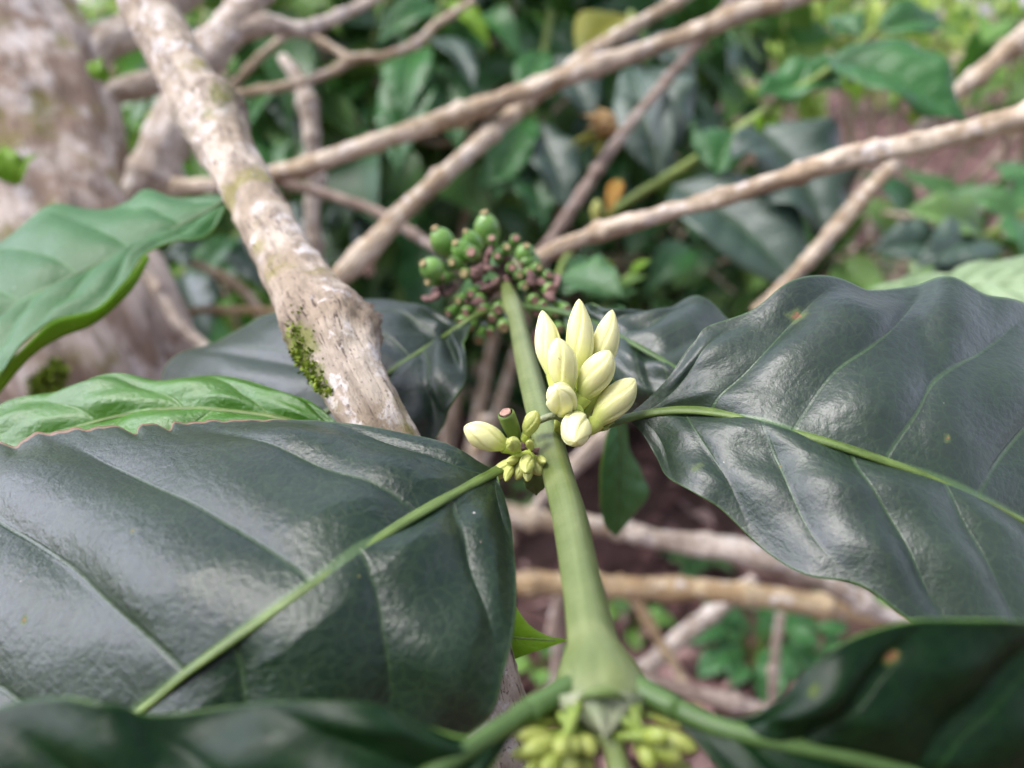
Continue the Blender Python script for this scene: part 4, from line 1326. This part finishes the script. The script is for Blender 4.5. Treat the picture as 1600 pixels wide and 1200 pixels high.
shoot('shoot with a dark ribbed leaf hanging behind the crossing twigs', [(985, 20, .75, 12), (1000, 60, .74, 12), (1005, 105, .73, 12)], m_gtwig, [
    (1005, 105, .72, 1035, 285, .66, 120, m_shoot_d, .12, .1),
    (1000, 100, .73, 930, 60, .72, 70, m_shoot_d, .1, 0),
    (1010, 60, .74, 1090, 130, .72, 70, m_shoot_d, .1, 0),
    (990, 30, .74, 900, 105, .70, 110, m_yellow, .1, -.5),
])
shoot('shoot of drooping glossy leaves in the top middle', [(700, -60, .95, 12), (690, 10, .94, 12), (670, 70, .93, 12), (660, 110, .92, 10)], m_gtwig, [
    (650, 75, .9, 636, 200, .84, 85, m_shoot, .1, -.2),
    (672, 62, .9, 745, 145, .84, 62, m_shoot_d, .12, .5),
    (690, 10, .92, 585, 80, .9, 75, m_shoot, .14, -.2),
    (695, 0, .92, 770, 85, .9, 42, m_lime, .1, .4),
    (660, 110, .9, 620, 290, .84, 95, m_shoot, .1, -.2),
    (665, 100, .92, 720, 250, .86, 100, m_bush[0], .1, .3),
])
shoot('shoot of dark leaves behind the dry yellow flower', [(860, 20, 1.0, 12), (850, 80, .98, 12), (830, 180, .96, 12), (820, 260, .95, 12)], m_gtwig, [
    (850, 80, .96, 812, 180, .92, 60, m_shoot, .1, -.1),
    (855, 90, .96, 930, 200, .92, 90, m_shoot_d, .1, .2),
    (830, 180, .94, 770, 330, .9, 80, m_shoot, .1, -.2),
    (832, 190, .94, 890, 350, .9, 80, m_shoot_d, .1, .2),
    (822, 260, .93, 740, 300, .9, 70, m_shoot, .1, -.2),
    (820, 250, .93, 850, 370, .9, 80, m_bush[0], .1, .2),
])
shoot('low shoot of silvery dark leaves over the leaf litter at the right edge', [(1640, 300, .9, 12), (1590, 340, .88, 12), (1540, 370, .86, 12), (1480, 395, .84, 10)], m_gtwig, [
    (1540, 370, .85, 1400, 330, .84, 90, m_bush[0], .12, 0),
    (1540, 375, .85, 1420, 430, .8, 90, m_shoot_d, .14, 0),
    (1590, 340, .87, 1480, 300, .9, 60, m_bush[0], .1, 0),
    (1590, 345, .87, 1610, 440, .8, 90, m_shoot, .1, 0),
    (1480, 395, .84, 1350, 395, .82, 90, m_shoot_d, .12, 0),
    (1480, 395, .84, 1470, 450, .80, 80, m_shoot_d, .12, 0),
    (1620, 310, .88, 1545, 255, .9, 60, m_shoot, .1, 0),
])
shoot('low shoot of dark leaves between the trunk and the bare branch', [(420, 330, .9, 10), (370, 370, .88, 12), (320, 400, .86, 12), (280, 430, .85, 12)], m_gtwig, [
    (370, 370, .87, 300, 470, .82, 80, m_shoot, .1, -.3), (372, 370, .87, 430, 470, .82, 80, m_shoot_d, .1, .2),
    (320, 400, .85, 260, 390, .84, 70, m_shoot_d, .1, 0), (285, 430, .84, 330, 540, .8, 90, m_shoot_d, .1, 0), (420, 330, .9, 480, 400, .86, 80, m_shoot_d, .1, .2),
])
shoot('dark leaf pair behind the far bud node', [(900, 380, .5, 9), (880, 410, .46, 9), (870, 440, .42, 9)], m_gtwig, [
    (870, 440, .41, 985, 470, .38, 100, m_bush[0], .1, .2), (868, 440, .41, 700, 470, .34, 90, m_bush[0], .1, -.2), (880, 415, .45, 960, 480, .5, 60, m_shoot, .1, .2)])

shoot('feathery sprig of narrow bright leaves behind the tall buds', [(930, 520, .52, 8), (945, 480, .5, 8), (960, 450, .48, 8), (990, 425, .48, 7)], m_gtwig, [
    (945, 480, .49, 925, 430, .47, 20, m_shoot, .1, 0), (950, 470, .49, 1000, 455, .47, 18, m_shoot, .1, 0), (960, 450, .48, 945, 400, .47, 18, m_lime, .1, 0),
    (960, 452, .48, 1015, 430, .47, 16, m_under, .1, 0), (985, 428, .48, 1020, 405, .47, 16, m_lime, .1, 0), (940, 490, .49, 985, 490, .47, 18, m_shoot, .1, 0), (950, 475, .48, 905, 455, .47, 18, m_shoot, .1, 0)], name='leafy_sprig')
shoot('leafy shoot with pale glossy leaves beside the top of the bare branch', [(470, -60, 1.0, 10), (440, 40, .98, 10), (430, 120, .96, 10), (420, 220, .95, 10)], m_gtwig, [
    (440, 30, .97, 380, 80, .94, 60, m_shoot, .1, 0), (438, 60, .97, 500, 130, .93, 60, m_shoot, .1, .2), (430, 120, .95, 385, 210, .92, 70, m_bush[1], .1, -.2), (430, 130, .95, 470, 230, .92, 60, m_shoot_d, .1, .2), (420, 215, .95, 440, 310, .92, 70, m_shoot, .1, 0), (455, 0, .98, 540, 60, .95, 60, m_under, .1, 0)])
shoot('drooping shoot of mixed green leaves between the crossing twigs', [(600, -40, 1.1, 10), (580, 100, 1.08, 10), (570, 240, 1.06, 10), (600, 330, 1.05, 9)], m_gtwig, [
    (578, 110, 1.06, 520, 200, 1.0, 80, m_bush[1], .1, -.2), (575, 200, 1.05, 650, 290, 1.0, 70, m_shoot, .1, .2), (570, 240, 1.05, 520, 340, 1.0, 80, m_shoot, .1, -.2), (590, 310, 1.04, 650, 400, 1.0, 70, m_bush[1], .1, .1), (600, 330, 1.04, 570, 420, 1.0, 70, m_shoot_d, .1, -.1), (590, 60, 1.07, 660, 120, 1.02, 60, m_shoot, .1, 0)])
# dry yellow flower and orange leaf on their own stalks
o = empty('dried_blossom', P(945, 235, .62), 'dried yellow blossom on the tip of the thin grey brown twig', 'flower')
for i, (x, y, wd) in enumerate(((905, 180, 26), (930, 165, 30), (955, 190, 30), (940, 200, 34), (915, 200, 26))):
    add_leaf(o, P(945, 215, .61), P(x, y, .6), wd * .61 / F, m_dry, name='petal', rib=None, nu=14, nw=9, seed=i, fold=.4, droop=.2)
for i, (x, y) in enumerate(((900, 240), (905, 225), (930, 250), (885, 232))):
    add_leaf(o, P(945, 212, .61), P(x, y, .61), 13 * .61 / F, m_yellow, name='sepal', rib=None, nu=12, nw=7, seed=i)
o = lone('fading_leaf', 'orange fading leaf hanging just above the smooth twig', P(970, 285, .6))
add_leaf(o, P(968, 280, .6), P(950, 340, .59), 24 * .6 / F, m_orange, name='blade', rib=m_rib, seed=3)


# ------------------------------------------------------------------ bushes behind: leaves filling a volume
def leaf_cloud(mb, centers, dirs, ups, L, W, seed, nu=8, nw=5):
    g = np.random.default_rng(seed)
    n = len(centers)
    t = np.linspace(0, 1, nu)
    v = np.linspace(-1, 1, nw)
    T_, V_ = np.meshgrid(t, v, indexing='ij')
    ax = nrm(dirs)
    nn = nrm(ups - ax * np.sum(ups * ax, 1, keepdims=True))
    sd = np.cross(ax, nn)
    w = leaf_shape(t, .3)[:, None] * np.ones_like(V_)
    dr = g.uniform(.04, .2, n)[:, None, None]
    fo = g.uniform(.05, .3, n)[:, None, None]
    wv = g.uniform(-.12, .12, n)[:, None, None]
    ph = g.uniform(0, 6, n)[:, None, None]
    Ln, Wn = L[:, None, None], W[:, None, None]
    a = T_[None] * Ln
    b = w[None] * V_[None] * Wn / 2
    c = np.sin(np.pi * T_)[None] * dr * Ln - (T_[None] ** 2) * .12 * Ln + np.abs(b) * fo * 2 + wv * Wn * np.sin(T_[None] * 11 + ph) * np.abs(V_[None]) ** 2
    X = centers[:, None, None, :] + a[..., None] * ax[:, None, None, :] + b[..., None] * sd[:, None, None, :] + c[..., None] * nn[:, None, None, :]
    rid = g.uniform(0, 1, n)
    lf = np.stack([np.broadcast_to(T_, a.shape), np.broadcast_to(V_, a.shape), np.broadcast_to(rid[:, None, None], a.shape)], -1)
    f0 = grid_faces(nu, nw)
    k = nu * nw
    f = (f0[None] + (np.arange(n) * k)[:, None, None]).reshape(-1, 4)
    mb.add(X.reshape(-1, 3), f, 0, lf=lf.reshape(-1, 3))


def bush(label, c, size, n, leaf, mat, seed, group='coffee bushes behind', name='coffee_bush', lump=7, cat='bush'):
    "leafy crown round point c with half-axes size; stems run from the ground"
    g = np.random.default_rng(seed)
    c, size = np.asarray(c, float), np.asarray(size, float)
    o = empty(name, (c[0], c[1], 0), label, cat, group)
    cl = c + g.normal(0, .5, (lump, 3)) * size
    cl = np.vstack([cl, c[None]])
    pick = g.integers(0, len(cl), n)
    off = nrm(g.normal(0, 1, (n, 3))) * (g.uniform(0.15, 1, n) ** .5)[:, None] * size * .55
    pos = cl[pick] + off
    pos[:, 2] = np.maximum(pos[:, 2], .06)
    dirs = nrm(off / size) * .8 + g.normal(0, .55, (n, 3)) + np.array([0, -.25, -.45])
    ups = np.array([0, -.35, 1.0]) + g.normal(0, .45, (n, 3))
    L = leaf * g.uniform(.55, 1.25, n)
    mb = M()
    leaf_cloud(mb, pos, dirs, ups, L, L * g.uniform(.38, .52, n), seed)
    mb.build('foliage', mat, o)
    sb = M()
    for q in cl[:5]:
        a = np.array([c[0] + g.normal(0, .05), c[1] + g.normal(0, .05), -.02])
        m = (a + q) / 2 + g.normal(0, .05, 3)
        tube(sb, [a, m, q], [.012, .009, .004], 8, n=20, rough=.05)
    for i in range(16):
        q = cl[g.integers(0, len(cl))]
        e = q + nrm(g.normal(0, 1, 3) + np.array([0, -.3, .2])) * size * g.uniform(.7, 1.2)
        tube(sb, [q, (q + e) / 2 + g.normal(0, .03, 3), e], [.006, .005, .003], 7, n=16, rough=.08)
    sb.build('stem', m_twig, o)
    return o


bush('dark leafy coffee bush behind the crossing twigs in the upper middle', P(690, 170, 1.25), (.34, .22, .34), 420, .15, m_bush[0], 101)
bush('deep green coffee bush low behind the berries', P(760, 420, 1.9), (.5, .25, .30), 320, .15, m_bush[0], 102)
bush('mid green coffee bush behind the top of the bare branch', P(400, 60, 1.5), (.36, .25, .36), 360, .15, m_bush[1], 103)
bush('dark coffee bush between trunk and bare branch', P(330, 400, 1.9), (.48, .25, .38), 320, .14, m_bush[0], 104)
bush('coffee bush behind the slanting green shoot', P(1050, 220, 1.8), (.30, .25, .38), 280, .15, m_bush[0], 105)
bush('mixed green coffee bush behind the yellowing leaf at the top', P(930, 10, 1.7), (.45, .25, .35), 320, .16, m_bush[1], 106)
bush('light green bush peeping out beside the trunk top', P(170, 40, 1.9), (.40, .3, .45), 300, .14, m_bush[2], 107)
bush('bright yellow green bush in the top right corner', P(1480, -60, 3.0), (.95, .5, .42), 480, .17, m_bush[2], 108)
bush('glossy green coffee bush left of the yellow green one', P(1230, -40, 2.3), (.5, .4, .34), 260, .16, m_bush[2], 109)
bush('dark coffee bush at the right edge above the leaf litter', P(1660, 60, 1.7), (.22, .25, .22), 120, .14, m_bush[1], 110)
bush('low dark bush behind the rising bud tips', P(1010, 470, 2.0), (.42, .25, .28), 240, .13, m_bush[0], 111)
bush('low bush of silvery leaves behind the wavy top of the right leaf', P(1480, 425, 1.25), (.32, .15, .12), 150, .13, m_bush[0], 112)
bush('tall pale bush far back in the upper left', P(250, -20, 3.6), (1.3, .5, .9), 330, .17, m_bush[2], 113)
bush('tall green bush far back in the upper middle', P(760, -10, 3.4), (1.2, .5, .9), 380, .18, m_bush[2], 114)
bush('broad pale bush furthest back behind the yellow green one', P(1450, -60, 5.5), (2.2, .8, 1.0), 330, .2, m_bush[2], 115)

bush('small leaved lime bush among the twigs in the top right corner', P(1400, 60, 2.0), (.5, .25, .16), 420, .075, m_bush[2], 116)
bush('small leaved pale bush behind the curved twigs in the upper left', P(420, 30, 2.1), (.5, .25, .25), 380, .075, m_bush[2], 117)
# ------------------------------------------------------------------ ground
gx = np.concatenate([np.linspace(-60, -5, 14), np.linspace(-4, 6, 60), np.linspace(7, 60, 14)])
gy = np.concatenate([np.linspace(-40, -2, 8), np.linspace(-1.5, 9, 70), np.linspace(10, 120, 16)])
GX, GY = np.meshgrid(gx, gy, indexing='ij')


def gz(x, y):
    return .015 * np.sin(x * 5.1 + y * 2) * np.sin(y * 4.3) + .03 * np.sin(x * 1.3 + 1) * np.sin(y * 1.1) + .085 * np.clip(y - 2.5, 0, 12)


mb = M().add(np.stack([GX, GY, gz(GX, GY)], -1).reshape(-1, 3), grid_faces(len(gx), len(gy)))
tag(mb.build('ground', m_soil), kind='structure')

g = np.random.default_rng(77)
n = 9000
yy = .2 + 8.5 * g.uniform(0, 1, n) ** 1.7
xx = (g.uniform(-1, 1.15, n)) * (0.9 + .75 * yy)
ctr = np.stack([xx, yy, gz(xx, yy) + g.uniform(.004, .03, n)], 1)
ang = g.uniform(0, 6.3, n)
dirs = np.stack([np.cos(ang), np.sin(ang), g.normal(0, .25, n)], 1)
ups = np.stack([g.normal(0, .35, n), g.normal(0, .35, n), np.ones(n)], 1)
L = g.uniform(.03, .11, n)
mb = M()
leaf_cloud(mb, ctr, dirs, ups, L, L * g.uniform(.3, .55, n), 78, nu=6, nw=5)
tag(mb.build('leaf_litter', m_litter), 'reddish brown dead leaves covering the ground', 'leaf litter', kind='stuff')


def seedling(label, px, py, n, r, leaf, seed, mat=m_bush[1]):
    g = np.random.default_rng(seed)
    b = G(px, py)
    o = empty('seedling', b, label, 'plant', 'small plants in the leaf litter')
    for i in range(n):
        a = 2.4 * i + g.uniform(-.3, .3)
        rad_ = r * g.uniform(.25, 1)
        hgt = r * g.uniform(.6, 1.6)
        p = b + np.array([rad_ * math.cos(a) * .6, rad_ * math.sin(a) * .6, hgt])
        t = p + np.array([math.cos(a), math.sin(a), g.uniform(-.5, .2)]) * leaf * g.uniform(.7, 1.2)
        add_leaf(o, p, t, leaf * .6, mat, up=np.array([0, -.3, 1.0]), rib=None, nu=14, nw=9, seed=seed + i, droop=.12)
        mb = M()
        tube(mb, [b, (b + p) / 2 + np.array([0, 0, .01]), p], [.0018, .0014, .001], 6, n=8)
        mb.build('stem', m_gtwig, o)


seedling('leafy green seedling in the leaf litter right of the near node', 1165, 1060, 18, .09, .075, 201, m_shoot)
seedling('small seedling beside the thin upright stalk', 1240, 1040, 9, .06, .07, 202, m_shoot)
seedling('seedling close behind the green stem above the ochre stick', 1085, 920, 9, .06, .06, 203, m_bush[0])
seedling('seedling tucked beside the stem in front of the pale stick', 985, 1000, 6, .05, .06, 204)
seedling('seedling low in the litter under the rim of the right leaf', 1330, 960, 7, .06, .06, 205, m_bush[0])
seedling('seedling seen between the left bud cluster and the stem', 790, 820, 8, .06, .07, 206, m_bush[0])
seedling('seedling behind the lime leaf tip', 840, 1075, 6, .05, .05, 207)
seedling('dark seedling behind the upper stem', 760, 640, 14, .09, .10, 208, m_bush[0])
